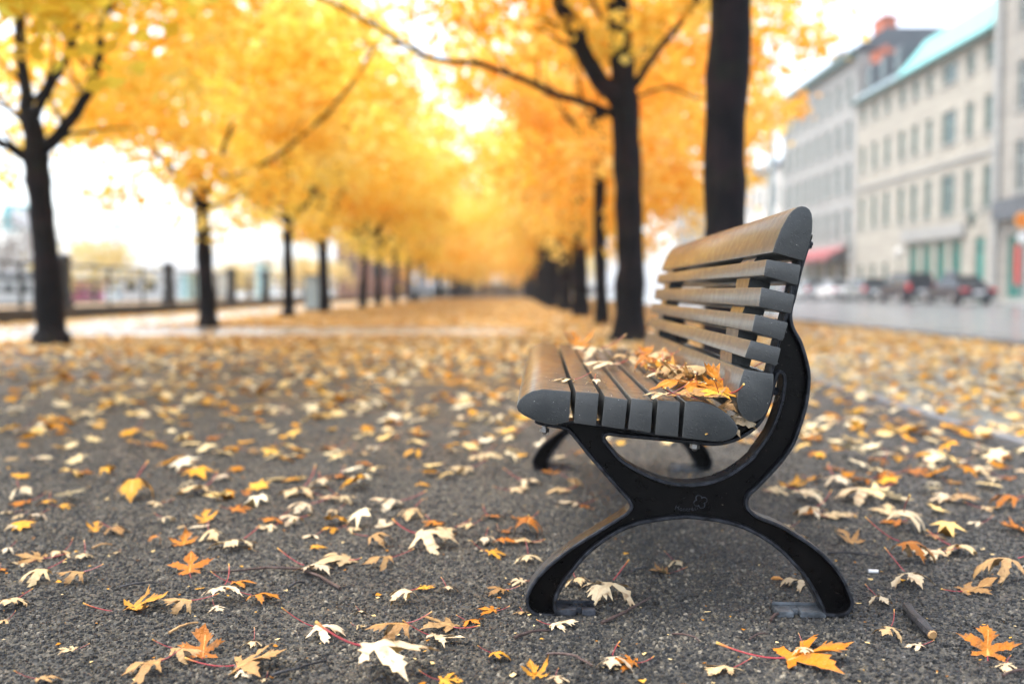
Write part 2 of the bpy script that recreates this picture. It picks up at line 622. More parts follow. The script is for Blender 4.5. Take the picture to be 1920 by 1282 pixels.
# flush edging stones between promenade and verge, one by one near the camera
edging = empty('edging', (2.24, 0, 0))
tag(edging, kind='structure')
es = MB(); es.box(0, 0.075, 0.004, 0.994, -0.03, 0.012)
es_me = es.mesh('edging_stone', M['kerb'])
for i in range(2, 26):
    o = link('edging_stone', es_me, edging)
    o.location = (R.uniform(-.003, .003), i * 1.0, R.uniform(-.004, .003))
bank = sheet('bank', -23.0, -10.45, -12, 200, -0.006, M['soil'])
sheet('water', -400, -23.0, -100, 900, -0.004, M['water'])

# loose grit of the worn asphalt, real grains near the camera
def grit(n, ylo, yhi, smin, smax):
    Y = ylo + (yhi - ylo) * (NR.uniform(0, 1, n) if ylo < 2 else 1 - np.sqrt(NR.uniform(0, 1, n)))
    X = NR.uniform(-1, 1, n) * (0.56 * Y + 0.1)
    ok = X < 2.2
    X, Y = X[ok], Y[ok]
    n = len(X)
    s = NR.uniform(smin, smax, n) * NR.choice([0.7, 1.0, 1.0, 1.3], n)
    rot = NR.uniform(0, 6.28, n)
    h = s * NR.uniform(0.35, 0.95, n)
    V = np.zeros((n, 8, 3))
    for kk in range(4):
        a = rot + kk * math.pi / 2 + NR.uniform(-.35, .35, n)
        r = s * NR.uniform(.75, 1.15, n)
        V[:, kk, 0] = X + np.cos(a) * r; V[:, kk, 1] = Y + np.sin(a) * r; V[:, kk, 2] = -0.0008
        r2 = r * NR.uniform(.4, .7, n)
        V[:, 4 + kk, 0] = X + np.cos(a) * r2; V[:, 4 + kk, 1] = Y + np.sin(a) * r2; V[:, 4 + kk, 2] = h * NR.uniform(.7, 1.1, n)
    base = np.array([[0, 1, 5, 4], [1, 2, 6, 5], [2, 3, 7, 6], [3, 0, 4, 7], [4, 5, 6, 7]])
    Fc = (base[None] + (np.arange(n) * 8)[:, None, None]).reshape(-1)
    return V.reshape(-1, 3), Fc, np.repeat(NR.uniform(0, 1, n) ** 1.15, 8)


def quad_mesh(name, V, F, tint, mat, smooth=False):
    me = bpy.data.meshes.new(name)
    me.vertices.add(len(V)); me.vertices.foreach_set('co', V.astype(np.float32).ravel())
    nq = len(F) // 4
    me.loops.add(len(F)); me.loops.foreach_set('vertex_index', F.astype(np.int32))
    me.polygons.add(nq); me.polygons.foreach_set('loop_start', np.arange(0, nq * 4, 4, dtype=np.int32))
    try:
        me.polygons.foreach_set('loop_total', np.full(nq, 4, dtype=np.int32))
    except Exception:
        pass
    at = me.attributes.new('tint', 'FLOAT', 'POINT')
    at.data.foreach_set('value', tint.astype(np.float32))
    me.materials.append(mat)
    me.update(calc_edges=True)
    me.polygons.foreach_set('use_smooth', [smooth] * nq)
    return me


V1, F1, T1 = grit(80000, 1.35, 2.9, 0.0027, 0.0058)
V2, F2, T2 = grit(60000, 2.9, 6.6, 0.0036, 0.0064)
tag(link('asphalt_grit', quad_mesh('asphalt_grit', np.vstack([V1, V2]), np.concatenate([F1, F2 + len(V1)]), np.concatenate([T1, T2]), M['grit'])), kind='stuff')

# added haze volume: pales far things in place of overexposure
hz = MB(); hz.box(-1000, 1000, -400, 1600, -1.5, 27.5)
k_ = NT('added haze')
pv = k_.n('VolumePrincipled')
pv.inputs['Color'].default_value = (0.95, 0.97, 1.0, 1)
pv.inputs['Density'].default_value = 0.0008
pv.inputs['Anisotropy'].default_value = 0.2
k_.l(pv.outputs[0], k_.out.inputs['Volume'])
hzo = hz.build('haze', k_.m)
tag(hzo, kind='stuff')

# ------------------------------------------------------------------ buildings along the street (facades on x = 27, facing -x)
FX = 27.0


def cells(b, y0, y1, z0, z1, opens, x, depth, mi=0):
    """a facade sheet at x with openings (ya, yb, za, zb) and their reveals going back by depth"""
    ys = sorted({y0, y1, *[o[0] for o in opens], *[o[1] for o in opens]})
    zs = sorted({z0, z1, *[o[2] for o in opens], *[o[3] for o in opens]})
    for i in range(len(ys) - 1):
        for j in range(len(zs) - 1):
            cy, cz = (ys[i] + ys[i + 1]) / 2, (zs[j] + zs[j + 1]) / 2
            if any(o[0] < cy < o[1] and o[2] < cz < o[3] for o in opens):
                continue
            b.add([(x, ys[i], zs[j]), (x, ys[i], zs[j + 1]), (x, ys[i + 1], zs[j + 1]), (x, ys[i + 1], zs[j])], [(0, 1, 2, 3)], mi)
    for (a, c, d, e) in opens:
        X = x + depth
        b.add([(x, a, d), (x, c, d), (X, c, d), (X, a, d)], [(0, 1, 2, 3)], mi)
        b.add([(x, a, e), (X, a, e), (X, c, e), (x, c, e)], [(0, 1, 2, 3)], mi)
        b.add([(x, a, d), (X, a, d), (X, a, e), (x, a, e)], [(0, 1, 2, 3)], mi)
        b.add([(x, c, d), (x, c, e), (X, c, e), (X, c, d)], [(0, 1, 2, 3)], mi)


_wcache = {}


def window(parent, y, z0, z1, wd, x=FX, rec=0.10, fm='frame', gm='pane', sill=True, name='window'):
    """frame with mullions, panes as sub-parts, a stone sill"""
    key = (round(wd, 2), round(z1 - z0, 2), fm, gm)
    if key not in _wcache:
        h = z1 - z0
        f = MB(); t = 0.07
        f.box(0, .07, -wd / 2, -wd / 2 + t, 0, h); f.box(0, .07, wd / 2 - t, wd / 2, 0, h)
        f.box(0, .07, -wd / 2 + t, wd / 2 - t, 0, t); f.box(0, .07, -wd / 2 + t, wd / 2 - t, h - t, h)
        f.box(0.004, .06, -t / 2, t / 2, t, h - t)
        f.box(0.008, .055, -wd / 2 + t, -t / 2, h * .62, h * .62 + .05); f.box(0.008, .055, t / 2, wd / 2 - t, h * .62, h * .62 + .05)
        p = MB()
        p.box(0.03, .05, -wd / 2 + t, wd / 2 - t, t, h - t)
        s = MB(); s.box(-rec - .10, 0.05, -wd / 2 - .12, wd / 2 + .12, -.14, -0.004)
        _wcache[key] = (f.mesh('window', M[fm]), p.mesh('pane', M[gm]), s.mesh('sill', M['stone_pale']))
    fme, pme, sme = _wcache[key]
    o = link(name, fme, parent)
    o.location = (x + rec, y, z0)
    link('pane', pme, o)
    if sill:
        link('sill', sme, o)
    return o


def building(name, label, Y0, Y1, H, mat, cols, rows, cat='building', extra_opens=(), fm='frame', gm='pane', depth=12.0):
    """root at world origin height 0; returns the root; cols = [(y, width)], rows = [(z0, z1)]"""
    root = empty(name, (0, 0, 0))
    tag(root, label, cat)
    opens = [(y - wd / 2, y + wd / 2, a, c) for (y, wd) in cols for (a, c) in rows] + list(extra_opens)
    b = MB()
    cells(b, Y0, Y1, 0.12, H, opens, FX, 0.3)
    X1 = FX + depth
    b.add([(FX, Y0, .12), (X1, Y0, .12), (X1, Y0, H), (FX, Y0, H)], [(0, 1, 2, 3)])
    b.add([(FX, Y1, .12), (FX, Y1, H), (X1, Y1, H), (X1, Y1, .12)], [(0, 1, 2, 3)])
    b.add([(X1, Y0, .12), (X1, Y1, .12), (X1, Y1, H), (X1, Y0, H)], [(0, 1, 2, 3)])
    b.add([(FX, Y0, H), (X1, Y0, H), (X1, Y1, H), (FX, Y1, H)], [(0, 1, 2, 3)])
    b.build('wall', M[mat], root)
    # dark interior behind the openings
    q = MB(); q.box(FX + .32, FX + .36, Y0 + .05, Y1 - .05, .2, H - .05)
    q.build('interior_wall', M['slate'], root)
    for (y, wd) in cols:
        for (a, c) in rows:
            window(root, y, a, c, wd, fm=fm, gm=gm)
    return root


def yat(px):
    return FX * FPX / (px - 960.0)


# the cream stone building with the verdigris roof
Y0, Y1 = 56.35, 78.7
cols = [(yat(p), 0.95) for p in (1612, 1634, 1657, 1684, 1708, 1734, 1809, 1844)] + [(yat(1771), 2.0)]
rows = [(13.45, 14.75), (9.75, 11.75), (5.4, 7.85)]
shop = [(60.0 + i * 2.15, 61.5 + i * 2.15, 0.9, 3.75) for i in range(4)]
lowwin = [(yat(p) - .45, yat(p) + .45, 1.2, 2.7) for p in (1612, 1634, 1657)]
door_o = (57.1, 58.3, .14, 3.8)
B2 = building('stone_building', 'long cream stone building with a pale teal mansard roof and green shopfront', Y0, Y1, 15.3, 'stone_cream', cols, rows, extra_opens=shop + lowwin + [door_o], gm='panegreen', fm='framegreen')
for o in shop:
    wdw = window(B2, (o[0] + o[1]) / 2, o[2], o[3], o[1] - o[0], fm='teal', gm='paneteal', name='shop_window')
for o in lowwin:
    window(B2, (o[0] + o[1]) / 2, o[2], o[3], .9, fm='framegreen', gm='pane')
d = MB(); d.box(FX + .15, FX + .22, door_o[0], door_o[1], .14, 3.0); d.box(FX + .15, FX + .22, door_o[0], door_o[1], 3.1, 3.8)
dr = d.build('door', M['teal'], B2)
d = MB(); d.box(FX + .10, FX + .145, door_o[0] + .1, door_o[0] + .16, 1.0, 1.3); d.build('handle', M['rim'], dr)
d = MB(); d.box(FX - .28, FX - .004, 59.3, 68.9, 3.95, 4.75); d.build('fascia', M['stone_pale'], B2)
d = MB(); d.box(FX - .14, FX - .004, Y0, Y1, 8.45, 8.65); d.build('string_course', M['stone_pale'], B2)
d = MB(); d.box(FX - .45, FX - .004, Y0, Y1, 15.05, 15.35); d.build('cornice', M['darkgreen'], B2)


def mansard(parent, y0, y1, z0, z1, mat, back=1.6, name='roof', out=.45):
    d = MB(); X0, X1 = FX - out, FX + back
    d.add([(X0, y0, z0), (X0, y1, z0), (X1, y1, z1), (X1, y0, z1), (FX + 12, y0, z0), (FX + 12, y1, z0), (FX + 10, y1, z1), (FX + 10, y0, z1)],
          [(0, 3, 2, 1), (3, 7, 6, 2), (7, 4, 5, 6), (0, 4, 7, 3), (1, 2, 6, 5), (0, 1, 5, 4)])
    r = d.build(name, M[mat], parent)
    n = int((y1 - y0) / .6)
    s = MB()
    for i in range(1, n):
        y = y0 + (y1 - y0) * i / n
        s.add([(X0, y - .02, z0 + .05), (X0, y + .02, z0 + .05), (X1, y + .02, z1 + .05), (X1, y - .02, z1 + .05)], [(0, 3, 2, 1)])
    s.build('roof_seam', M[mat], r)['kind'] = 'stuff'
    return r


mansard(B2, Y0, 69.8, 15.36, 17.9, 'tealroof')
rz = mansard(B2, 69.804, Y1, 15.36, 16.9, 'zinc')
for y in (71.4, 74.2, 77.0):      # dormers on the grey stretch
    d = MB(); d.box(FX + .35, FX + 2.2, y - .7, y + .7, 15.9, 17.9); dm = d.build('dormer', M['slate'], B2)
    d = MB(); d.box(FX + .28, FX + .345, y - .45, y + .45, 16.2, 17.6); d.build('pane', M['panegreen'], dm)


def chimney(parent, x, y, z0, z1, wx, wy, mat):
    d = MB(); d.box(x - wx / 2, x + wx / 2, y - wy / 2, y + wy / 2, z0, z1); d.box(x - wx / 2 - .1, x + wx / 2 + .1, y - wy / 2 - .1, y + wy / 2 + .1, z1 + .003, z1 + .2)
    c = d.build('chimney', M[mat], parent)
    for k in (-1, 1):
        e = MB(); e.cyl(x, y + k * wy * .25, z1 + .2, z1 + .65, .16, .12, 10); e.build('chimney_pot', M['brick'], c)


chimney(B2, FX + 1.5, 77.3, 15.6, 18.7, 1.3, 1.9, 'brick')
chimney(B2, FX + 6.0, 65.3, 16.5, 21.8, 1.2, 2.0, 'white')

# grey limestone building at the right edge
B1 = building('limestone_building', 'grey limestone building with tall pilasters at the right edge of the street', 38.0, 56.2, 18.6, 'stone_grey',
              [(53.3, 1.2), (50.2, 1.2), (47.0, 1.2), (43.6, 1.2), (40.4, 1.2)], [(14.75, 16.6), (10.3, 12.9), (5.95, 8.7)], extra_opens=[(52.0, 54.5, .3, 3.7), (48.6, 51.2, .3, 3.7), (44.6, 47.6, .3, 3.7)])
for a, c in ((52.0, 54.5), (48.6, 51.2), (44.6, 47.6)):
    window(B1, (a + c) / 2, .3, 3.7, c - a, fm='teal', gm='paneteal', sill=False, name='shop_window')
for y in (55.6, 51.75, 45.2, 38.6):
    d = MB(); d.box(FX - .28, FX - .004, y - .32, y + .32, .12, 18.2); d.build('pilaster', M['stone_pale'], B1)
d = MB(); d.box(FX - .55, FX - .29, 38.0, 55.2, 4.5, 5.6); d.build('shop_cornice', M['slate'], B1)
d = MB(); d.box(FX - .6, FX - .004, 38.0, 56.2, 18.25, 18.7); d.build('cornice', M['stone_pale'], B1)
d = MB(); d.box(FX - .2, FX - .004, 52.9, 53.2, 1.0, 3.1); d.build('shop_banner', M['redsign'], B1)

# pale building further down with dark green eaves
B3 = building('tall_building', 'tall pale stone building with dark eaves and red awning further down the street', 78.85, 100.2, 19.2, 'stone_pale',
              [(80.6 + i * 2.62, 1.15) for i in range(8)], [(15.6, 17.6), (12.1, 14.3), (8.5, 10.9), (5.0, 7.3)], extra_opens=[(80.2 + i * 3.3, 82.6 + i * 3.3, .6, 3.2) for i in range(6)], fm='framegreen', gm='pane')
for i in range(6):
    window(B3, 81.4 + i * 3.3, .6, 3.2, 2.4, fm='framegreen', gm='pane', sill=False, name='shop_window')
d = MB(); d.box(FX - .6, FX - .004, 78.85, 100.2, 18.9, 19.5); d.build('cornice', M['darkgreen'], B3)
mansard(B3, 78.85, 100.2, 19.52, 21.2, 'slate', 2.2)
d = MB()
d.add([(FX - .004, 80, 4.3), (FX - .004, 92, 4.3), (FX - 1.7, 92, 3.5), (FX - 1.7, 80, 3.5), (FX - 1.7, 92, 3.15), (FX - 1.7, 80, 3.15)], [(0, 1, 2, 3), (3, 2, 4, 5)])
d.build('awning', M['awning'], B3)
chimney(B3, FX + 4, 84, 20.5, 23.0, 1.2, 2.2, 'brick')
chimney(B3, FX + 4, 95, 20.5, 22.6, 1.2, 2.2, 'stone_grey')
B4 = building('low_building', 'low white plastered building half hidden behind the golden trees', 100.4, 124.0, 13.2, 'offwhite', [(102.2 + i * 2.8, 1.2) for i in range(8)], [(9.6, 11.6), (5.4, 7.6), (1.2, 3.4)])
mansard(B4, 100.4, 124.0, 13.25, 14.8, 'slate')
B5 = building('far_building', 'farthest grey stone building at the end of the street', 124.3, 165.0, 16.0, 'stone_grey', [(126.5 + i * 3.5, 1.3) for i in range(11)], [(12, 14.2), (8, 10.4), (4.4, 6.6), (1.0, 3.2)])

# ------------------------------------------------------------------ street furniture and cars
def wall_lantern(y, z, label):
    t = empty('wall_lantern', (FX - .02, y, z))
    tag(t, label, 'lantern', 'lanterns on the facades')
    b = MB(); b.tube([(0, 0, .1), (-.35, 0, .25), (-.6, 0, .1)], [.03, .025, .02], 6); b.build('bracket', M['darkgreen'], t)
    b = MB(); b.lathe([(.05, -.75), (.22, -.2), (.24, -.12)], 8, -.6); b.build('lantern_glass', M['panegreen'], t)
    b = MB(); b.lathe([(.28, -.117), (.18, 0), (.04, .1)], 8, -.6); b.build('lantern_cap', M['darkgreen'], t)


wall_lantern(yat(1838), 5.0, 'green wall lantern above the teal door')
wall_lantern(yat(1602), 4.4, 'dark wall lantern at the far end of the cream building')

t = empty('round_sign', (25.3, 49.6, .12))
tag(t, 'orange round street sign with a white disc below on a grey post', 'sign')
b = MB(); b.cyl(0, 0, 0, 4.6, .035, None, 8); b.build('post', M['rim'], t)


def disc(z, r, y=-.06, th=.02):
    b = MB(); b.tube([(0, y, z), (0, y + th, z)], [r, r], 24); return b


disc(4.05, .40).build('sign_disc', M['orange'], t)
b = MB(); b.box(-.2, .2, -.085, -.064, 3.97, 4.13); b.build('sign_bar', M['redsign'], t)
disc(3.2, .27).build('lower_disc', M['white'], t)
t = empty('globe_lamp', (25.2, 65.0, .12))
tag(t, 'white globe lamp on a short dark post behind the parked cars', 'street lamp')
b = MB(); b.cyl(0, 0, 0, 2.7, .06, .04, 8); b.build('post', M['darkgreen'], t)
b = MB(); b.lathe([(.05, 2.7), (.25, 2.85), (.33, 3.05), (.25, 3.27), (.05, 3.38)], 12); b.build('globe', M['offwhite'], t)
t = empty('litter_bin', (25.4, 57.6, .12))
tag(t, 'tall dark rubbish bin on the far pavement between two parked cars', 'bin')
b = MB(); b.lathe([(.36, 0), (.40, 1.3), (.42, 1.35)], 12); b.build('drum', M['blackmetal'], t)
b = MB(); b.lathe([(.44, 1.353), (.40, 1.55), (.15, 1.75)], 12); b.build('lid', M['slate'], t)


def make_car(name, label, yrear, L, Hh, paint, suv=False, x=22.9, tail=True):
    """parked with its rear towards the camera; origin at the rear axle side on the ground"""
    t = empty(name, (x, yrear, -0.004))
    tag(t, label, 'car', 'cars parked along the far kerb')
    W = .89
    belt = Hh * (.60 if suv else .62)
    secs = [(0.0, .42, belt * .80, W * .80), (.06, .34, belt * .93, W * .93), (.35, .26, belt, W), (L * .3, .24, belt * 1.0, W), (L * .62, .24, belt * .98, W), (L * .74, .25, belt * .92, W * .99), (L * .93, .28, belt * .80, W * .93), (L, .38, belt * .62, W * .72)]
    b = MB(); ring = 10
    for (y, zl, zh, wd) in secs:
        zm = zl + (zh - zl) * .55
        for (fx, z) in ((-.9, zl), (-1, zl + .12), (-1, zm), (-.97, zh - .07), (-.82, zh), (.82, zh), (.97, zh - .07), (1, zm), (1, zl + .12), (.9, zl)):
            b.v.append((fx * wd, y, z))
    for i in range(len(secs) - 1):
        for k in range(ring):
            b.f.append((i * ring + k, i * ring + (k + 1) % ring, (i + 1) * ring + (k + 1) % ring, (i + 1) * ring + k)); b.m.append(0)
    b.f.append(tuple(range(ring))); b.m.append(0)
    b.f.append(tuple(range((len(secs) - 1) * ring + ring - 1, (len(secs) - 1) * ring - 1, -1))); b.m.append(0)
    body = b.build('body', paint, t, True)
    if suv:
        g = [(.12, belt - .03, W * .86), (.45, Hh - .06, W * .72), (L * .58, Hh - .05, W * .72), (L * .74, belt - .04, W * .84)]
    else:
        g = [(.62, belt - .03, W * .84), (L * .30, Hh - .06, W * .66), (L * .53, Hh - .05, W * .66), (L * .72, belt - .06, W * .84)]
    b = MB()
    (ya, za, wa), (yb, zb, wb), (yc, zc, wc), (yd, zd, wd2) = g
    vs = [(-wa, ya, za), (wa, ya, za), (-wb, yb, zb), (wb, yb, zb), (-wc, yc, zc), (wc, yc, zc), (-wd2, yd, zd), (wd2, yd, zd), (-W * .86, yb, belt - .03), (W * .86, yb, belt - .03), (-W * .86, yc, belt - .03), (W * .86, yc, belt - .03)]
    fs = [(0, 1, 3, 2), (2, 3, 5, 4), (4, 5, 7, 6), (0, 2, 8), (8, 2, 4, 10), (10, 4, 6), (1, 9, 3), (9, 11, 5, 3), (11, 7, 5)]
    b.add(vs, fs)
    b.build('greenhouse', M['carglass'], t)
    b = MB(); b.box(-wb - .02, wb + .02, yb - .05, yc + .05, zb - .005, zb + .05); b.build('roof', paint, t)
    for s in (-1, 1):          # pillars
        b = MB()
        for (p, q) in (((s * wa, ya, za), (s * wb, yb, zb)), ((s * wc, yc, zc), (s * wd2, yd, zd)), ((s * W * .87, (yb + yc) / 2, belt), (s * wb, (yb + yc) / 2, zb))):
            b.tube([p, q], [.035, .03], 6)
            b.build('pillar', paint, t); b = MB()
    # wheels
    for (y, s) in ((L * .2, -1), (L * .2, 1), (L * .81, -1), (L * .81, 1)):
        b = MB(); r = .35 if suv else .32
        b.tube([(s * (W - .19), y, r), (s * (W + .012), y, r)], [r, r], 20)
        wh = b.build('wheel', M['tyre'], t)
        b = MB(); b.tube([(s * (W + .013), y, r), (s * (W + .03), y, r)], [r * .66, r * .55], 14); b.build('rim', M['rim'], wh)
    for s in (-1, 1):
        if suv:
            b = MB(); b.box(min(s * W * .74, s * (W * .96)), max(s * W * .74, s * W * .96), -.03, .16, belt * .70, belt * 1.08)
        else:
            b = MB(); b.box(min(s * W * .55, s * (W * .955)), max(s * W * .55, s * W * .955), -.03, .16, belt * .74, belt * .88)
        b.build('taillight', M['taillight'], t)
        b = MB(); b.box(min(s * W * .5, s * W * .82), max(s * W * .5, s * W * .82), L - .2, L - .03, belt * .56, belt * .72); b.build('headlight', M['headlight'], t)
        b = MB(); b.box(min(s * (W * .95), s * (W + .2)), max(s * W * .95, s * (W + .2)), L * .66, L * .70, belt, belt + .16); b.build('wing_mirror', paint, t)
    b = MB(); b.box(-.27, .27, -.035, -.005, belt * .60, belt * .60 + .13); b.build('number_plate', M['white'], t)
    b = MB(); b.box(-W * .8, W * .8, -.06, .04, .34, .50); b.build('bumper', M['slate'], t)
    return t


P_silver = carpaint('grey car paint', (0.16, 0.18, 0.20)); P_dark = carpaint('dark blue car paint', (0.012, 0.017, 0.030))
P_white = carpaint('white car paint', (0.75, 0.76, 0.77)); P_grey = carpaint('mid grey car paint', (0.22, 0.25, 0.26)); P_pale = carpaint('pale blue car paint', (0.45, 0.50, 0.53))
make_car('parked_car', 'dark grey saloon car parked nearest, in front of the teal door', 48.2, 5.0, 1.45, carpaint('charcoal car paint', (0.016, 0.020, 0.030)), x=22.6)
make_car('parked_car', 'dark blue estate car with tall red tail lights behind the saloon', 55.6, 5.0, 1.70, P_dark, True)
make_car('parked_car', 'grey hatchback car parked ahead of the dark blue estate', 62.6, 4.2, 1.50, P_grey, True)
make_car('parked_car', 'white saloon car parked between two grey cars', 68.6, 4.5, 1.46, P_white)
make_car('parked_car', 'pale blue car parked farthest up the row under the red awning', 74.6, 4.3, 1.5, P_pale, True)
make_car('parked_car', 'silver car at the far end of the row, mostly hidden', 80.6, 4.4, 1.46, P_silver)

# ------------------------------------------------------------------ left side: low wall, railing, posts, far shore
wl = MB(); wl.box(-10.75, -10.25, 6, 170, -0.01, .30)
tag(wl.build('low_wall', M['darkstone']), 'long low dark stone wall carrying the railing beside the water', 'wall')
fence = empty('railing', (-10.5, 0, .30))
tag(fence, 'thin dark green railing with slim posts on the low stone wall', 'railing')
for z in (.10, .37, .64, .98):
    b = MB(); b.tube([(0, 6, z), (0, 165, z)], [.036 if z > .9 else .022] * 2, 6); b.build('rail', M['fencemetal'], fence)
pb = MB(); pb.box(-.032, .032, -.032, .032, 0, 1.0)
pme = pb.mesh('post', M['fencemetal'])
y = 7.2
while y < 120:
    o = link('post', pme, fence); o.location = (0, y, 0); y += 2.35
bo = MB(); bo.lathe([(.19, 0), (.19, .22), (.155, .25), (.155, .92), (.20, .95), (.20, 1.02), (.15, 1.10), (.05, 1.13)], 12)
bo_me = bo.mesh('shaft', M['blackmetal'], True)
bc = MB(); bc.lathe([(.23, 0), (.23, .10), (.20, .12)], 12)
bc_me = bc.mesh('foot', M['darkstone'], True)
names = {120: 'stout black mooring post beside the nearest left trunk', 317: 'stout black mooring post between the two nearest left trunks', 434: 'stout black mooring post just right of the second left trunk', 498: 'stout black mooring post left of the third trunk'}
for px, lab in names.items():
    Yb = 10.5 * FPX / (960 - px)
    t = empty('mooring_post', (-10.5, Yb, .30)); tag(t, lab, 'post', 'black posts along the railing')
    sh = link('shaft', bo_me, t); sh.location = (0, 0, .12); link('foot', bc_me, t)

# distant harbour side
def far_box(name, label, cat, px0, px1, py0, Y, depth, mat, zb=-.01, roof=None, win=None):
    a, c = at_y(px0, py0, Y), at_y(px1, py0, Y)
    t = empty(name, ((a.x + c.x) / 2, Y, 0)); tag(t, label, cat)
    hw = (c.x - a.x) / 2
    b = MB(); b.box(-hw, hw, 0, depth, zb, a.z); b.build('wall', M[mat], t)
    b = MB(); b.box(-hw - .2, hw + .2, -.2, depth + .2, a.z + .003, a.z + .35); b.build('roof', M[roof or mat], t)
    if win:
        n = win
        for i in range(n):
            x = -hw + (i + .5) * 2 * hw / n
            b = MB(); b.box(x - hw / n * .55, x + hw / n * .55, -.05, -.004, a.z * .35, a.z * .75); b.build('window', M['pane'], t)
    return t


far_box('brick_warehouse', 'brown brick warehouse seen between the left trunks in the distance', 'warehouse', 630, 735, 458, 118, 20, 'brownbrick', roof='slate', win=5)
far_box('quay_shed', 'long white quay shed behind the railing', 'shed', 228, 372, 515, 75, 8, 'white', win=4)
far_box('cyan_kiosk', 'small cyan kiosk behind the railing right of the white shed', 'kiosk', 337, 352, 514, 70, 3, 'cyanpanel', roof='white')
far_box('harbour_hut', 'pale harbour hut seen left of the nearest trunk', 'hut', -30, 62, 522, 68, 6, 'offwhite', roof='slate', win=3)
far_box('pink_container', 'pink freight container behind the railing near the first trunk', 'container', 128, 154, 533, 72, 4, 'pink')
far_box('blue_kiosk', 'tall pale blue booth left of the third trunk', 'kiosk', 479, 491, 492, 80, 3, 'cyanpanel', roof='white')
t = empty('billboard', at_y(38, 545, 95)); tag(t, 'large cyan and white billboard on posts above the harbour', 'billboard')
t.location.z = 0
pz = at_y(38, 385, 95).z; qz = at_y(38, 432, 95).z
b = MB(); b.box(-1.35, 1.35, -.15, 0, qz, pz); b.build('board', simple('teal billboard paint', (0.10, 0.48, 0.50)), t)
b = MB(); b.box(-.55, 1.25, -.19, -.152, qz + .2, pz - .3); b.build('poster', M['white'], t)
for s in (-1, 1):
    b = MB(); b.cyl(s * .9, .06, 0, qz - .003, .12, None, 8); b.build('post', M['rim'], t)
t = empty('light_mast', (at_y(221, 500, 90).x, 90, 0)); tag(t, 'slim grey light mast rising behind the railing', 'mast')
b = MB(); b.cyl(0, 0, 0, at_y(221, 425, 90).z, .28, .2, 8); b.build('mast', M['zinc'], t)
b = MB(); b.box(-.7, .7, -.2, .2, at_y(221, 425, 90).z + .003, at_y(221, 420, 90).z + .1); b.build('lamp_head', M['zinc'], t)
t = empty('street_lamp', (7.4, 28.6, 0)); tag(t, 'grey street lamp post beside the road right of the big trunk', 'street lamp')
b = MB(); b.cyl(0, 0, 0, 8.5, .11, .07, 10); b.build('post', M['zinc'], t)
b = MB(); b.tube([(0, 0, 8.4), (.5, 0, 8.9), (1.4, 0, 9.0)], [.06, .05, .05], 8); b.box(1.2, 1.9, -.14, .14, 8.9, 9.05); b.build('lamp_arm', M['zinc'], t)
t = empty('utility_cabinet', (-6.55, 33.2, 0)); tag(t, 'pale grey utility cabinet beside the fourth trunk of the left row', 'cabinet')
b = MB(); b.box(-.3, .3, -.25, .25, .08, 1.15); b.build('case', M['zinc'], t)
b = MB(); b.box(-.34, .34, -.29, .29, 1.153, 1.2); b.build('lid', M['slate'], t)
b = MB(); b.box(-.33, .33, -.28, .28, 0, .077); b.build('plinth', M['darkstone'], t)

# ------------------------------------------------------------------ trees
def crown_mesh(name, seed, ncl, nl, rx, rz, leaf, mat, spread=.36, droop=.3):
    rs = np.random.RandomState(seed)
    pts, tint = [], []
    u = rs.normal(size=(ncl, 3)); u /= np.linalg.norm(u, axis=1)[:, None]
    rr = rs.uniform(.12, 1, ncl) ** .45
    c = u * rr[:, None]
    c[:, 0] *= rx; c[:, 1] *= rx; c[:, 2] *= rz
    lump = 1 + .18 * np.sin(3 * np.arctan2(c[:, 1], c[:, 0]) + seed) + rs.uniform(-.12, .12, ncl)
    c[:, :2] *= lump[:, None]
    ct = rs.uniform(.0, 1.0, ncl)
    n = ncl * nl
    sc_ = rs.uniform(.6, 1.3, ncl)
    P = np.repeat(c, nl, 0) + rs.normal(size=(n, 3)) * np.array([spread, spread, spread * .55]) * np.repeat(sc_, nl)[:, None]
    P[:, 2] -= droop * np.repeat(rs.uniform(0, 1, ncl), nl) * rs.uniform(0, 1, n)
    T = np.clip(np.repeat(ct, nl) + rs.normal(size=n) * .18, 0, 1)
    a = rs.normal(size=(n, 3)); a[:, 2] *= .6; a /= np.linalg.norm(a, axis=1)[:, None]
    b_ = rs.normal(size=(n, 3)); b_ -= a * (a * b_).sum(1)[:, None]; b_ /= np.linalg.norm(b_, axis=1)[:, None]
    s = leaf * rs.uniform(.7, 1.3, n)[:, None]
    V = np.stack([P - a * s, P + b_ * s * .62 - a * s * .1, P + a * s, P - b_ * s * .62 - a * s * .1], 1)
    return quad_mesh(name, V.reshape(-1, 3), np.arange(n * 4), np.repeat(T, 4), M[mat])


crowns = [crown_mesh('crown', 21 + i, 150, 70, 3.3, 2.9, .095, 'foliage') for i in range(4)]
crowns_far = [crown_mesh('crown', 41 + i, 90, 42, 3.4, 3.0, .145, 'foliage', .5) for i in range(3)]


def limb_set(rs, fork, height, n, r0, reach):
    """generic limbs rising from the fork"""
    out = []
    a0 = rs.uniform(0, 6.28)
    for i in range(n):
        a = a0 + i * 6.283 / n + rs.uniform(-.4, .4)
        z0 = fork + rs.uniform(-.15, .5) * (i > 1)
        L = reach * rs.uniform(.7, 1.1)
        up = height * rs.uniform(.5, .9)
        pts = []
        for k in range(6):
            f = k / 5
            pts.append((math.cos(a) * L * f ** .8 + rs.uniform(-.08, .08) * (k > 0), math.sin(a) * L * f ** .8 + rs.uniform(-.08, .08) * (k > 0), z0 + up * f ** 1.15))
        rad = [r0 * .5 * (1 - .8 * k / 5) for k in range(6)]
        out.append((pts, rad))
    return out


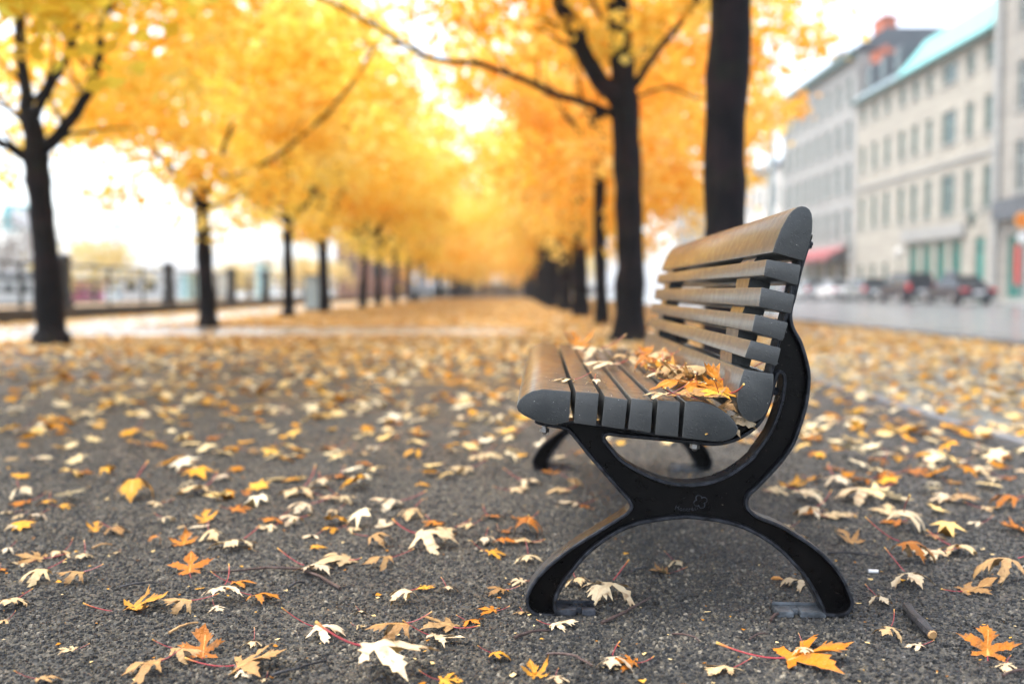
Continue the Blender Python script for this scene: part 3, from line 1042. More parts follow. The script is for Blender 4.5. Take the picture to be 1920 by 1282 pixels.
def trunk_mesh(pts, rad, seed):
    rs = random.Random(seed)
    P, Q = [], []
    for i in range(len(pts) - 1):
        for k in range(4):
            f = k / 4
            P.append(Vector(pts[i]).lerp(Vector(pts[i + 1]), f)); Q.append(rad[i] * (1 - f) + rad[i + 1] * f)
    P.append(Vector(pts[-1])); Q.append(rad[-1])
    Q = [q * (1 + .05 * math.sin(i * 1.9 + seed) + rs.uniform(-.03, .03)) for i, q in enumerate(Q)]
    b = MB(); b.tube(P, Q, 18, True, 0, .085, rs)
    return b.mesh('trunk', M['bark'], True)


def limb_obj(pts, rad, parent):
    P, Q = [], []
    n = len(pts)
    vs = [Vector(p) for p in pts]
    for i in range(n - 1):
        p0 = vs[max(i - 1, 0)]; p1 = vs[i]; p2 = vs[i + 1]; p3 = vs[min(i + 2, n - 1)]
        for k in range(3):
            t = k / 3
            P.append(.5 * ((2 * p1) + (-p0 + p2) * t + (2 * p0 - 5 * p1 + 4 * p2 - p3) * t * t + (-p0 + 3 * p1 - 3 * p2 + p3) * t ** 3))
            Q.append(rad[i] * (1 - t) + rad[i + 1] * t)
    P.append(vs[-1]); Q.append(rad[-1])
    rl = random.Random(int(abs(P[-1].x * 991 + P[-1].z * 373)) + n)
    P = [P[0]] + [p + Vector((rl.uniform(-1, 1), rl.uniform(-1, 1), rl.uniform(-1, 1))) * q * .35 for p, q in zip(P[1:], Q[1:])]
    b = MB(); b.tube(P, Q, 8)
    lo = b.build('limb', M['bark'], parent, True)
    tw = MB()
    for k in range(3, len(P) - 1, 2):
        d = (P[k + 1] - P[k]).normalized()
        a = (d + Vector((rl.uniform(-1, 1), rl.uniform(-1, 1), rl.uniform(-.2, 1))) * .9).normalized()
        L = rl.uniform(.5, 1.3); r = max(Q[k] * .4, .006); q0 = P[k]; pts2 = [q0]
        for j in range(4):
            a = (a + Vector((rl.uniform(-1, 1), rl.uniform(-1, 1), rl.uniform(-1, 1))) * .35).normalized()
            q0 = q0 + a * L / 4; pts2.append(q0)
        tw.tube(pts2, [r, r * .8, r * .6, r * .45, r * .25], 5)
    if tw.v:
        tw.build('twigs', M['bark'], lo)['kind'] = 'stuff'
    return lo


def px_limb(pix, w0, w1, Y, base, dys=None):
    """limb through photo pixels on planes round the tree, in the tree's local frame"""
    pts, rad = [], []
    n = len(pix)
    for i, (u, v) in enumerate(pix):
        yy = Y + (dys[i] if dys else 0)
        p = at_y(u, v, yy) - base
        pts.append(p)
        rad.append((w0 + (w1 - w0) * i / (n - 1)) / 2 * yy / FPX)
    return pts, rad


def tree(X, Y, label, group, trunk_r, fork, seed, crown_z=5.2, crown_s=(1, 1, 1), far=False, limbs=None, trunk=None, tint=(1, 1, 1), crown_off=(0, 0), nlimb=4, name='maple_tree'):
    t = empty(name, (X, Y, 0)); tag(t, label, 'tree', group)
    rs = random.Random(seed)
    if trunk is None:
        lean = rs.uniform(-.10, .10), rs.uniform(-.10, .10)
        trunk = ([(0, 0, -.02), (lean[0] * .2, lean[1] * .2, fork * .12), (lean[0], lean[1], fork * .6), (lean[0] * 1.2, lean[1] * 1.2, fork), (lean[0] * 2, lean[1] * 2, fork + 2.2)],
                 [trunk_r * 1.35, trunk_r * 1.05, trunk_r * .9, trunk_r * .95, trunk_r * .5])
    link('trunk', trunk_mesh(*trunk, seed), t)
    for (p, r) in (limbs if limbs is not None else limb_set(rs, fork, 3.4, nlimb, trunk_r * 1.1, 2.3)):
        limb_obj(p, r, t)
    me = (crowns_far if far else crowns)[seed % (3 if far else 4)]
    c = link('crown', me, t)
    c.location = (crown_off[0], crown_off[1], crown_z + 2.9 * crown_s[2] * .1)
    c.scale = (crown_s[0], crown_s[1], crown_s[2] * 1.1)
    c.rotation_euler = (0, 0, rs.uniform(0, 6.28))
    c.color = (*tint, 1)
    return t


LEFT, RIGHT = 'maples of the left row', 'maples of the right row'
# the tree just outside the frame whose greener crown hangs into the upper left corner
tree(-5.9, 6.4, 'maple just outside on the left whose greenish crown hangs in at the upper corner', LEFT, .15, 2.3, 3, 4.6, (1.05, 1.05, .9), tint=(.86, .98, .75), crown_off=(.4, .3))
# left row, nearest
Y = 12.7; base = ground(97, 648); Y = base.y
tr = ([(0, 0, -.02)] + [tuple(at_y(u, v, Y) - base) for (u, v) in ((95, 615), (88, 500), (78, 400), (70, 320), (66, 270), (62, 225))], [.26, .185, .15, .142, .15, .13, .10])
L1 = [px_limb(p, a * 1.35, c * 1.3, Y, base, d) for (p, a, c, d) in (
    ([(70, 300), (95, 268), (140, 212), (176, 145), (190, 60), (215, -20)], 22, 10, None),
    ([(60, 250), (52, 200), (42, 130), (36, 50), (30, -30)], 22, 10, (0, .1, .3, .5, .7)),
    ([(58, 240), (88, 170), (120, 118), (150, 40)], 15, 7, (0, -.1, -.3, -.5)),
    ([(64, 308), (30, 283), (-10, 258), (-60, 205)], 18, 9, (0, -.1, -.2, -.5)),
    ([(50, 232), (18, 205), (-20, 160)], 10, 5, (0, .2, .4)))]
tree(base.x, base.y, 'nearest tree of the left row, dark forked trunk with four spreading limbs', LEFT, .15, 2.4, 4, 5.95, (.95, .95, .92), limbs=L1, trunk=tr, tint=(.97, 1.02, 1), crown_off=(.3, .6))
# left row, second
base = ground(391, 614); Y = base.y
tr = ([(0, 0, -.02)] + [tuple(at_y(u, v, Y) - base) for (u, v) in ((390, 590), (383, 480), (378, 400), (377, 355), (372, 310))], [.21, .155, .135, .13, .14, .08])
L2 = [px_limb(p, a, c, Y, base, d) for (p, a, c, d) in (
    ([(374, 375), (338, 335), (302, 298), (278, 255), (255, 180)], 11, 5, None),
    ([(380, 370), (398, 342), (412, 300), (440, 220)], 16, 6, None),
    ([(384, 388), (420, 380), (460, 362)], 8, 4, None),
    ([(398, 342), (490, 310), (560, 262), (640, 182), (705, 85)], 8, 6, (0, -.3, -.6, -.9, -1.2)))]
tree(base.x, base.y, 'second tree of the left row, slim trunk with a long thin branch to the right', LEFT, .14, 2.5, 5, 4.55, (1.1, 1.05, .95), limbs=L2, trunk=tr, crown_off=(-.35, -.2))
ords = ['third', 'fourth', 'fifth', 'sixth', 'seventh', 'eighth', 'ninth', 'tenth']
for i in range(20):
    Yt = 25.3 + 6.3 * i
    X = -5.85 + R.uniform(-.15, .15)
    lab = f'{ords[i]} trunk of the left row counting away from the camera, golden crown' if i < 8 else 'distant golden maple in the receding left row'
    tree(X, Yt + R.uniform(-.3, .3), lab, LEFT, .16 + R.uniform(-.02, .03), 2.6 + R.uniform(-.2, .3), 50 + i, 5.1 + R.uniform(-.2, .4), (1.12, 1.12, 1.0) if i < 6 else (1.15, 1.15, 1.05), far=i > 5, nlimb=4 if i < 6 else 3, tint=(R.uniform(.95, 1.03), R.uniform(.93, 1.04), 1))
# right row, first: thick straight trunk behind the bench
tr = ([(0, 0, -.02), (0, 0, .2), (-.01, 0, 1.0), (-.02, 0, 1.6), (.02, 0, 2.8), (.03, .0, 4.2), (.05, .05, 6.5)], [.20, .158, .145, .140, .146, .13, .07])
tree(1.52, 7.1, 'thick straight dark trunk rising right behind the bench backrest', RIGHT, .145, 4.0, 6, 6.7, (.95, .95, .85), trunk=tr)
base = ground(1178, 641); Y = base.y
tr = ([(0, 0, -.02)] + [tuple(at_y(u, v, Y) - base) for (u, v) in ((1179, 615), (1181, 500), (1178, 350), (1173, 220), (1166, 110), (1158, 0), (1150, -120))], [.30, .215, .185, .18, .185, .15, .135, .08])
L3 = [px_limb(p, a, c, Y, base, d) for (p, a, c, d) in (
    ([(1168, 200), (1125, 152), (1085, 85), (1052, 5), (1035, -80)], 38, 24, None),
    ([(1152, 212), (1095, 195), (1030, 172), (960, 140), (880, 118), (800, 108), (735, 68), (650, 20), (560, -20)], 16, 7, (0, -.2, -.4, -.6, -.7, -.8, -.9, -1, -1.1)),
    ([(1186, 165), (1228, 102), (1290, 22), (1330, -50)], 16, 8, None),
    ([(1188, 185), (1250, 165), (1310, 188)], 7, 4, (0, -.2, -.3)),
    ([(1155, 60), (1120, 20), (1085, -60)], 12, 6, (0, .3, .6)))]
tree(base.x, base.y, 'stout mossy tree second in the right row with a long drooping side branch', RIGHT, .2, 3.3, 7, 6.4, (.92, .95, .9), limbs=L3, trunk=tr, crown_off=(-.45, .3))
for i in range(21):
    Yt = 19.6 + 6.3 * i
    X = 1.60 + (R.uniform(-.10, .12) + .1 if i == 0 else R.uniform(-.06, .26))
    lab = f'{ords[i]} trunk of the right row counting away from the bench, mossy and dark' if i < 8 else 'distant golden maple in the receding right row'
    tree(X, Yt + R.uniform(-.3, .3), lab, RIGHT, (.115 if i == 0 else (.20 if i < 9 else .15)) + R.uniform(-.02, .02), 3.4 + R.uniform(-.2, .4), 90 + i, (4.7 if i < 3 else 5.3) + R.uniform(-.2, .3), (1.1, 1.1, 1.0), far=i > 6, nlimb=4 if i < 6 else 3, tint=(R.uniform(.97, 1.03), R.uniform(.92, 1.0), 1), crown_off=((.35, .9, 1.2)[i] if i < 3 else .4, 0))
# trees closing the end of the alley and on the far shore
for i, x in enumerate((-9, -4.5, 0, 4, 8.5)):
    tree(x, 152 + (i % 2) * 4, ['leftmost', 'second', 'middle', 'fourth', 'rightmost'][i] + ' tree closing the far end of the alley', 'trees closing the alley', .2, 2.5, 130 + i, 5, (1.4, 1.2, 1.2), far=True, nlimb=2)
hd = empty('hedge', (0, 163, 0)); tag(hd, 'low dark hedge across the far end of the alley', 'hedge')
hc = crown_mesh('foliage', 77, 300, 30, 14, 1.0, .2, 'drygrey', .5); ho = link('foliage', hc, hd); ho.location = (0, 0, .9); ho.scale = (1, .12, 1)
b = MB(); b.box(-13, 13, -.4, .4, 0, 1.3); b.build('hedge_core', M['darkgreen'], hd)
shore = [crown_mesh('crown', 71, 50, 26, 2.6, 1.6, .16, 'greentree', .6), crown_mesh('crown', 72, 50, 30, 2.4, 2.2, .10, 'drygrey', .8)]
sl = ['low yellowing tree on the far shore left of the light mast', 'bare greyish tree under the cyan billboard', 'second bare greyish tree at the left edge of the far shore', 'yellowing bush on the shore just left of the third trunk', 'yellowing bush on the shore right of the third trunk', 'yellowing tree on the far shore beside the brown warehouse', 'low bush on the far shore right of the second trunk']
for i, (px, Yt, kind, s) in enumerate(((178, 70, 0, 1.2), (60, 80, 1, 1.5), (5, 80, 1, 1.4), (465, 85, 0, .9), (570, 95, 0, 1.1), (605, 105, 0, 1.1), (420, 90, 0, .8))):
    t = empty('shore_tree', ((px - 960) / FPX * Yt, Yt, 0)); tag(t, sl[i], 'tree', 'trees on the far shore')
    b = MB(); b.tube([(0, 0, -.02), (.05, 0, 1.0), (0, .05, 2.2 * s)], [.16, .12, .06], 8); b.build('trunk', M['bark'], t)
    c = link('crown', shore[kind], t); c.location = (0, 0, (2.0 if kind == 0 else 2.6) * s); c.scale = (s, s, s); c.rotation_euler = (0, 0, i * 1.3)

# ------------------------------------------------------------------ the bench
BO = ground(1293, 1157)
BANG = math.atan(52.0 / FPX)
bench = empty('park_bench', BO, -BANG)
tag(bench, 'long grey slatted park bench on black cast iron end frames', 'bench')
AX = Vector((math.sin(BANG), math.cos(BANG), 0)); BX = Vector((math.cos(BANG), -math.sin(BANG), 0))
FY0, FY1 = 0.0, 0.056            # front and back face of the near end frame, local y
SY0, LEN = -0.045, 1.83          # near end of the slats and their length
FAR = LEN + SY0 * 2 - FY1        # local shift of the far frame


def bl(px, py, c):
    """bench-local (x, z) of the photo pixel on the plane local y = c"""
    d = ray(px, py); C = Vector((0, 0, CAMZ))
    t = (BO + AX * c - C).dot(AX) / d.dot(AX)
    p = C + d * t
    return ((p - BO).dot(BX), p.z)


def Fp(px, py): return bl(px, py, FY0)
def Sp(px, py): return bl(px, py, SY0)
def z1(zx, zy): return (940 + .39 * zx, 360 + .39 * zy)


def smooth_loop(pts, n=4):
    out = []; N = len(pts)
    for i in range(N):
        p0, p1, p2, p3 = (np.array(pts[(i + k) % N]) for k in (-1, 0, 1, 2))
        for k in range(n):
            t = k / n
            # centripetal-ish: plain Catmull-Rom with damped tangents
            m1 = (p2 - p0) * .5 * min(1, 1.2 * np.linalg.norm(p2 - p1) / (np.linalg.norm(p2 - p0) * .5 + 1e-9)); m2 = (p3 - p1) * .5 * min(1, 1.2 * np.linalg.norm(p2 - p1) / (np.linalg.norm(p3 - p1) * .5 + 1e-9))
            h = (2 * t ** 3 - 3 * t ** 2 + 1) * p1 + (t ** 3 - 2 * t ** 2 + t) * m1 + (-2 * t ** 3 + 3 * t ** 2) * p2 + (t ** 3 - t ** 2) * m2
            out.append(tuple(h))
    return out


def offset_loop(P, d):
    P = np.array(P); n = len(P)
    a = np.roll(P, 1, 0); c = np.roll(P, -1, 0)
    t = (c - a); t /= np.linalg.norm(t, axis=1)[:, None] + 1e-12
    nrm = np.stack([-t[:, 1], t[:, 0]], 1)
    return P + nrm * d


def area(P):
    return .5 * sum(P[i][0] * P[(i + 1) % len(P)][1] - P[(i + 1) % len(P)][0] * P[i][1] for i in range(len(P)))


def inside(p, poly):
    x, y = p; r = False; j = len(poly) - 1
    for i in range(len(poly)):
        xi, yi = poly[i]; xj, yj = poly[j]
        if (yi > y) != (yj > y) and x < (xj - xi) * (y - yi) / (yj - yi + 1e-15) + xi:
            r = not r
        j = i
    return r


outer_lo = [(1003, 793), (1024, 800), (1060, 807), (1079, 826), (1104, 857), (1137, 895), (1159, 920), (1176, 939), (1181, 950), (1173, 961),
            (1159, 970), (1122, 993), (1086, 1015), (1049, 1041), (1020, 1066), (998, 1092), (986, 1117), (987, 1139), (998, 1152), (1013, 1157), (1040, 1157), (1046, 1150),
            (1044, 1128), (1057, 1099), (1075, 1074), (1100, 1044), (1130, 1019), (1166, 997), (1202, 984), (1243, 977), (1286, 973),
            (1323, 976), (1359, 982), (1396, 993), (1432, 1012), (1461, 1033), (1487, 1059), (1509, 1084), (1527, 1114), (1540, 1139), (1547, 1154), (1574, 1157), (1593, 1150), (1602, 1132),
            (1596, 1110), (1582, 1081), (1560, 1052), (1531, 1026), (1494, 1001), (1461, 982), (1425, 968), (1410, 957), (1404, 946), (1407, 931), (1421, 917), (1443, 895), (1469, 866),
            (1491, 833), (1505, 796), (1516, 757), (1521, 711), (1517, 680), (1505, 641), (1492, 617), (1487, 600), (1487, 582), (1494, 555), (1505, 508), (1519, 461), (1524, 440)]
slat_back = [z1(1492, 215), z1(1455, 332), z1(1425, 450), z1(1393, 585), z1(1355, 715), z1(1325, 838), z1(1310, 900), z1(1308, 945), z1(1283, 1050), z1(1225, 1108)]
seat_bot = [z1(1165, 1122), z1(1135, 1150), z1(1080, 1198), z1(1000, 1197), z1(870, 1183), z1(740, 1168), z1(610, 1145), z1(483, 1128), z1(350, 1113), z1(255, 1122), z1(170, 1108)]
outer = [Fp(*p) for p in outer_lo] + [Sp(*p) for p in slat_back] + [Sp(*p) for p in seat_bot]
hole = [Fp(*p) for p in [(1140, 817), (1166, 820), (1232, 826), (1305, 833), (1341, 836), (1377, 829), (1410, 811), (1432, 788), (1446, 756), (1455, 722), (1462, 702), (1468, 706), (1468, 724), (1462, 758), (1443, 808), (1416, 847),
                              (1410, 856), (1377, 882), (1341, 899), (1305, 906), (1268, 905), (1232, 896), (1195, 879), (1166, 860), (1148, 840), (1136, 824)]]
outer = smooth_loop(outer); hole = smooth_loop(hole)
if area(outer) < 0: outer.reverse()
if area(hole) > 0: hole.reverse()          # both loops then have the metal on their left


def frame_mesh():
    b = MB()
    rec = .018
    rings = [(0.0, FY0 + .002), (.002, FY0), (.0062, FY0), (.0078, FY0 + .003), (.0085, FY0 + rec)]
    back = [(d, FY1 - (y - FY0)) for d, y in reversed(rings)]
    for loop in (outer, hole):
        seq = [(offset_loop(loop, d), y) for d, y in back[1:]] if False else None
        R_ = [(offset_loop(loop, d), y) for d, y in reversed(rings)] + [(offset_loop(loop, d), y) for d, y in reversed(back)]
        n = len(loop); vs = []
        for P, y in R_:
            vs += [(p[0], y, p[1]) for p in P]
        fs = []
        for i in range(len(R_) - 1):
            for k in range(n):
                fs.append((i * n + k, (i + 1) * n + k, (i + 1) * n + (k + 1) % n, i * n + (k + 1) % n))
        b.add(vs, fs)
    # the web
    o2, h2 = [tuple(p) for p in offset_loop(outer, .004)], [tuple(p) for p in offset_loop(hole, .004)]
    pts = [Vector(p) for p in o2] + [Vector(p) for p in h2]
    no, nh = len(o2), len(h2)
    ed = [(i, (i + 1) % no) for i in range(no)] + [(no + i, no + (i + 1) % nh) for i in range(nh)]
    vv, _, ff, *_r = delaunay_2d_cdt(pts, ed, [], 0, 1e-6)
    tri = []
    for f in ff:
        c = sum((vv[i] for i in f), Vector((0, 0))) / len(f)
        if inside(c, o2) and not inside(c, h2):
            tri.append(tuple(f))
    b.add([(v.x, FY0 + rec - .001, v.y) for v in vv], tri)
    b.add([(v.x, FY1 - rec + .001, v.y) for v in vv], [tuple(reversed(f)) for f in tri])
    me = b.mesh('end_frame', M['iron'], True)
    bm = bmesh.new(); bm.from_mesh(me)
    bmesh.ops.recalc_face_normals(bm, faces=bm.faces[:])
    bm.to_mesh(me); bm.free()
    return me


fme = frame_mesh()
fr1 = link('end_frame', fme, bench)
fr2 = link('end_frame', fme, bench); fr2.location = (0, FAR, 0)


def slat_mesh(pix, name):
    prof = [Sp(*p) for p in pix]
    if area(prof) < 0: prof.reverse()
    bm = bmesh.new()
    NS = 12
    vs = [bm.verts.new((x, SY0, z)) for x, z in prof]
    f = bm.faces.new(vs)
    r = bmesh.ops.extrude_face_region(bm, geom=[f])
    bmesh.ops.translate(bm, verts=[v for v in r['geom'] if isinstance(v, bmesh.types.BMVert)], vec=(0, LEN, 0))
    bmesh.ops.recalc_face_normals(bm, faces=bm.faces[:])
    ed = [e for e in bm.edges if len(e.link_faces) == 2 and e.calc_face_angle() > math.radians(32)]
    bmesh.ops.bevel(bm, geom=ed, offset=.0032, offset_type='OFFSET', segments=2, profile=.6, affect='EDGES', clamp_overlap=True)
    me = bpy.data.meshes.new(name)
    bm.to_mesh(me); bm.free()
    me.materials.append(M['paint'])
    me.polygons.foreach_set('use_smooth', [True] * len(me.polygons))
    me.set_sharp_from_angle(angle=math.radians(50))
    return me


BS = [[(1303, 290), (1318, 240), (1345, 175), (1380, 112), (1400, 88), (1422, 73), (1445, 67), (1465, 70), (1483, 83), (1494, 105), (1498, 140), (1496, 190), (1482, 245), (1455, 332)],
      [(1275, 323), (1442, 351), (1425, 450), (1260, 401)],
      [(1250, 457), (1412, 494), (1393, 586), (1236, 551)],
      [(1221, 587), (1381, 629), (1355, 716), (1203, 671)],
      [(1199, 712), (1346, 750), (1325, 836), (1168, 795)],
      [(1166, 852), (1311, 874), (1309, 935), (1300, 985), (1280, 1045), (1252, 1088), (1222, 1106), (1190, 1103), (1160, 1080), (1140, 1045), (1132, 1005), (1142, 930)]]
SS = [[(72, 1028), (85, 1000), (115, 972), (150, 955), (200, 946), (335, 957), (325, 1104), (255, 1120), (210, 1113), (160, 1098), (110, 1075), (80, 1052)],
      [(358, 958), (470, 966), (456, 1126), (348, 1111)],
      [(497, 980), (608, 998), (592, 1141), (481, 1125)],
      [(626, 990), (730, 1002), (718, 1157), (608, 1141)],
      [(752, 998), (860, 1008), (850, 1178), (738, 1166)],
      [(884, 1004), (960, 1006), (1010, 1020), (1055, 1043), (1095, 1072), (1125, 1105), (1141, 1138), (1130, 1168), (1110, 1184), (1080, 1195), (1040, 1199), (1000, 1196), (868, 1181)]]
for i, pr in enumerate(BS):
    link('backrest_slat', slat_mesh([z1(*p) for p in pr], 'backrest_slat'), bench)
for i, pr in enumerate(SS):
    link('seat_slat', slat_mesh([z1(*p) for p in pr], 'seat_slat'), bench)
# spacer blocks between the backrest slats
for i in range(5):
    lo = BS[i]; hi = BS[i + 1]
    a0, a1 = (Sp(*z1(*lo[0])), Sp(*z1(*lo[-1]))) if i == 0 else (Sp(*z1(*lo[3])), Sp(*z1(*lo[2])))
    b0, b1 = Sp(*z1(*hi[0])), Sp(*z1(*hi[1]))
    for yc in (.20, LEN + SY0 * 2 - .20):
        b = MB()
        vs = []
        for y in (yc - .07, yc + .07):
            for (p, q, f) in ((a0, a1, .14), (a0, a1, .8), (b0, b1, .8), (b0, b1, .14)):
                vs.append((p[0] + (q[0] - p[0]) * f, y, p[1] + (q[1] - p[1]) * f))
        b.add(vs, [(0, 1, 2, 3), (7, 6, 5, 4), (0, 4, 5, 1), (1, 5, 6, 2), (2, 6, 7, 3), (3, 7, 4, 0)])
        b.build('spacer_block', M['paint'], bench)
# bolts
def bolt(px, py, dirx, dirz, parent=bench):
    x, z = bl(px, py, FY0 + .028)
    b = MB(); y = FY0 + .028
    dv = Vector((dirx, 0, dirz)).normalized()
    p = Vector((x, y, z))
    b.tube([p - dv * .012, p - dv * .001], [.006, .006], 10); b.tube([p - dv * .001, p + dv * .007], [.0105, .0105], 6); b.tube([p + dv * .007, p + dv * .012], [.0075, .004], 8)
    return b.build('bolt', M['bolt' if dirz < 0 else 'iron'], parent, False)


bolt(1513, 459, 1, .25); bolt(1449, 733, 1, .3); bolt(1021, 803, -.1, -1); bolt(1303, 834, -.1, -1)
# feet lugs, lying on the ground inside each foot
def lug(x0, x1, w, mat, flip):
    b = MB()
    n = .35
    xa, xb = x0 + (x1 - x0) * .52, x0 + (x1 - x0) * .66
    for (a, c, y0, y1) in ((x0, xa, .0, w), (xa, xb, .016, w - .0), (xb, x1, .0, w)):
        b.box(min(a, c), max(a, c), y0, y1, .001, .013)
    b.box(min(x0, x1), max(x0, x1), w - .006, w - .001, .0132, .02)
    bm = bmesh.new(); me = b.mesh('foot_lug', M[mat])
    bm.from_mesh(me); bmesh.ops.bevel(bm, geom=bm.edges[:], offset=.0015, segments=2, affect='EDGES', clamp_overlap=True); bm.to_mesh(me); bm.free()
    return me


xl0, _ = Fp(1046, 1150); xl1, _ = Fp(1117, 1150); xr0, _ = Fp(1546, 1150); xr1, _ = Fp(1457, 1150)
for dy in (0, FAR):
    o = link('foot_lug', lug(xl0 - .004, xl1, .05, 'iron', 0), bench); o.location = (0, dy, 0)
    o = link('foot_lug', lug(xr0 + .004, xr1, .05, 'oldlug', 1), bench); o.location = (0, dy, 0)
    if dy == 0:
        o['label'] = 'worn grey foot lug beside the right foot'
# cast lettering and rosette on the near frame
def cast_text(body, px, py, size, bend):
    cu = bpy.data.curves.new('lettering', 'FONT')
    cu.body = body; cu.size = size; cu.extrude = .0016; cu.align_x = 'CENTER'; cu.space_character = 1.12
    tmp = bpy.data.objects.new('tmp', cu); COL.objects.link(tmp)
    dg = bpy.context.evaluated_depsgraph_get()
    me = bpy.data.meshes.new_from_object(tmp.evaluated_get(dg))
    COL.objects.unlink(tmp); bpy.data.objects.remove(tmp)
    x0, zz = bl(px, py, FY0 + .017)
    for v in me.vertices:
        x, y, z = v.co
        a = x / bend
        r = bend - y
        v.co = (x0 + r * math.sin(a), FY0 + .0168 - z, zz + bend - r * math.cos(a))
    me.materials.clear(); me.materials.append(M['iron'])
    return link('cast_lettering', me, bench)


cast_text('Montréal', 1287, 958, .0125, .075)
x0, zz = bl(1313, 940, FY0 + .017)
for k in range(4):
    a = k * math.pi / 2 + .4
    b = MB(); pts = []
    for j in range(13):
        th = -1.25 + 2.5 * j / 12
        rr = .0088 * (1.0 - .35 * abs(math.cos(th * 1.26)) if abs(th) < .5 else 1.0)
        pts.append((x0 + math.cos(a) * .008 + .0062 * math.cos(a + th * 1.6), FY0 + .0166, zz + math.sin(a) * .008 + .0062 * math.sin(a + th * 1.6)))
    b.tube(pts, [.0011] * 13, 6)
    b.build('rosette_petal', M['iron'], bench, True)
# rain drops standing on the near slat ends and the seat
dv = MB()
RD = random.Random(4)


def drop(c, nrm, r):
    nrm = Vector(nrm).normalized(); u = nrm.orthogonal().normalized(); v = nrm.cross(u)
    vs, fs = [], []
    for (ca, sa) in ((1.0, -.05), (.86, .36), (.5, .62)):
        for k in range(7):
            an = k / 7 * 6.2832
            vs.append(Vector(c) + (u * math.cos(an) + v * math.sin(an)) * r * ca + nrm * r * sa)
    vs.append(Vector(c) + nrm * r * .72)
    for i in range(2):
        for k in range(7):
            fs.append((i * 7 + k, i * 7 + (k + 1) % 7, (i + 1) * 7 + (k + 1) % 7, (i + 1) * 7 + k))
    for k in range(7):
        fs.append((14 + k, 14 + (k + 1) % 7, 21))
    dv.add(vs, fs)


for pr in BS + SS:
    poly = [Sp(*z1(*p)) for p in pr]
    xs = [p[0] for p in poly]; zs = [p[1] for p in poly]
    n = int(7 + 900 * abs(area(poly)) * 3)
    for _ in range(n):
        p = (RD.uniform(min(xs), max(xs)), RD.uniform(min(zs), max(zs)))
        if inside(p, poly) and all(math.hypot(p[0] - q[0], p[1] - q[1]) > .006 for q in poly):
            drop((p[0], SY0 - .0001, p[1]), (0, -1, 0), RD.uniform(.0015, .0030))
# drops on the seat slat tops and the rounded top rail
for pr in SS[:5]:
    p, q = (Sp(*z1(*pr[4])), Sp(*z1(*pr[5]))) if pr is SS[0] else (Sp(*z1(*pr[0])), Sp(*z1(*pr[1])))
    for _ in range(26):
        f = RD.uniform(.12, .88); y = SY0 + .01 + RD.random() ** 1.6 * .9
        nx, nz = -(q[1] - p[1]), (q[0] - p[0])
        drop((p[0] + (q[0] - p[0]) * f, y, p[1] + (q[1] - p[1]) * f), (nx, 0, nz), RD.uniform(.0016, .0034))
dr = dv.build('water_drops', M['drop'], bench, True)
dr['kind'] = 'stuff'

# ------------------------------------------------------------------ fallen maple leaves
HALF = [(0.0, 0.02), (.05, .0), (.14, .03), (.24, .0), (.39, -.01), (.32, .06), (.33, .10), (.24, .11), (.12, .16), (.22, .21), (.33, .24), (.37, .31), (.48, .33), (.50, .41), (.69, .56), (.54, .51), (.52, .58), (.43, .50), (.40, .56), (.31, .46),
        (.19, .40), (.09, .33), (.085, .44), (.13, .52), (.20, .59), (.28, .73), (.18, .69), (.20, .82), (.12, .79), (.095, .90), (.05, .91), (.0, 1.05)]
VEINS = [((0, 0), (0, .98)), ((0, 0), (.62, .50)), ((0, 0), (-.62, .50)), ((0, 0), (.34, .0)), ((0, 0), (-.34, .0))]


def seg_d(p, a, c):
    ax, ay = a; cx, cy = c; dx, dy = cx - ax, cy - ay
    t = max(0, min(1, ((p[0] - ax) * dx + (p[1] - ay) * dy) / (dx * dx + dy * dy)))
    return math.hypot(p[0] - ax - dx * t, p[1] - ay - dy * t)


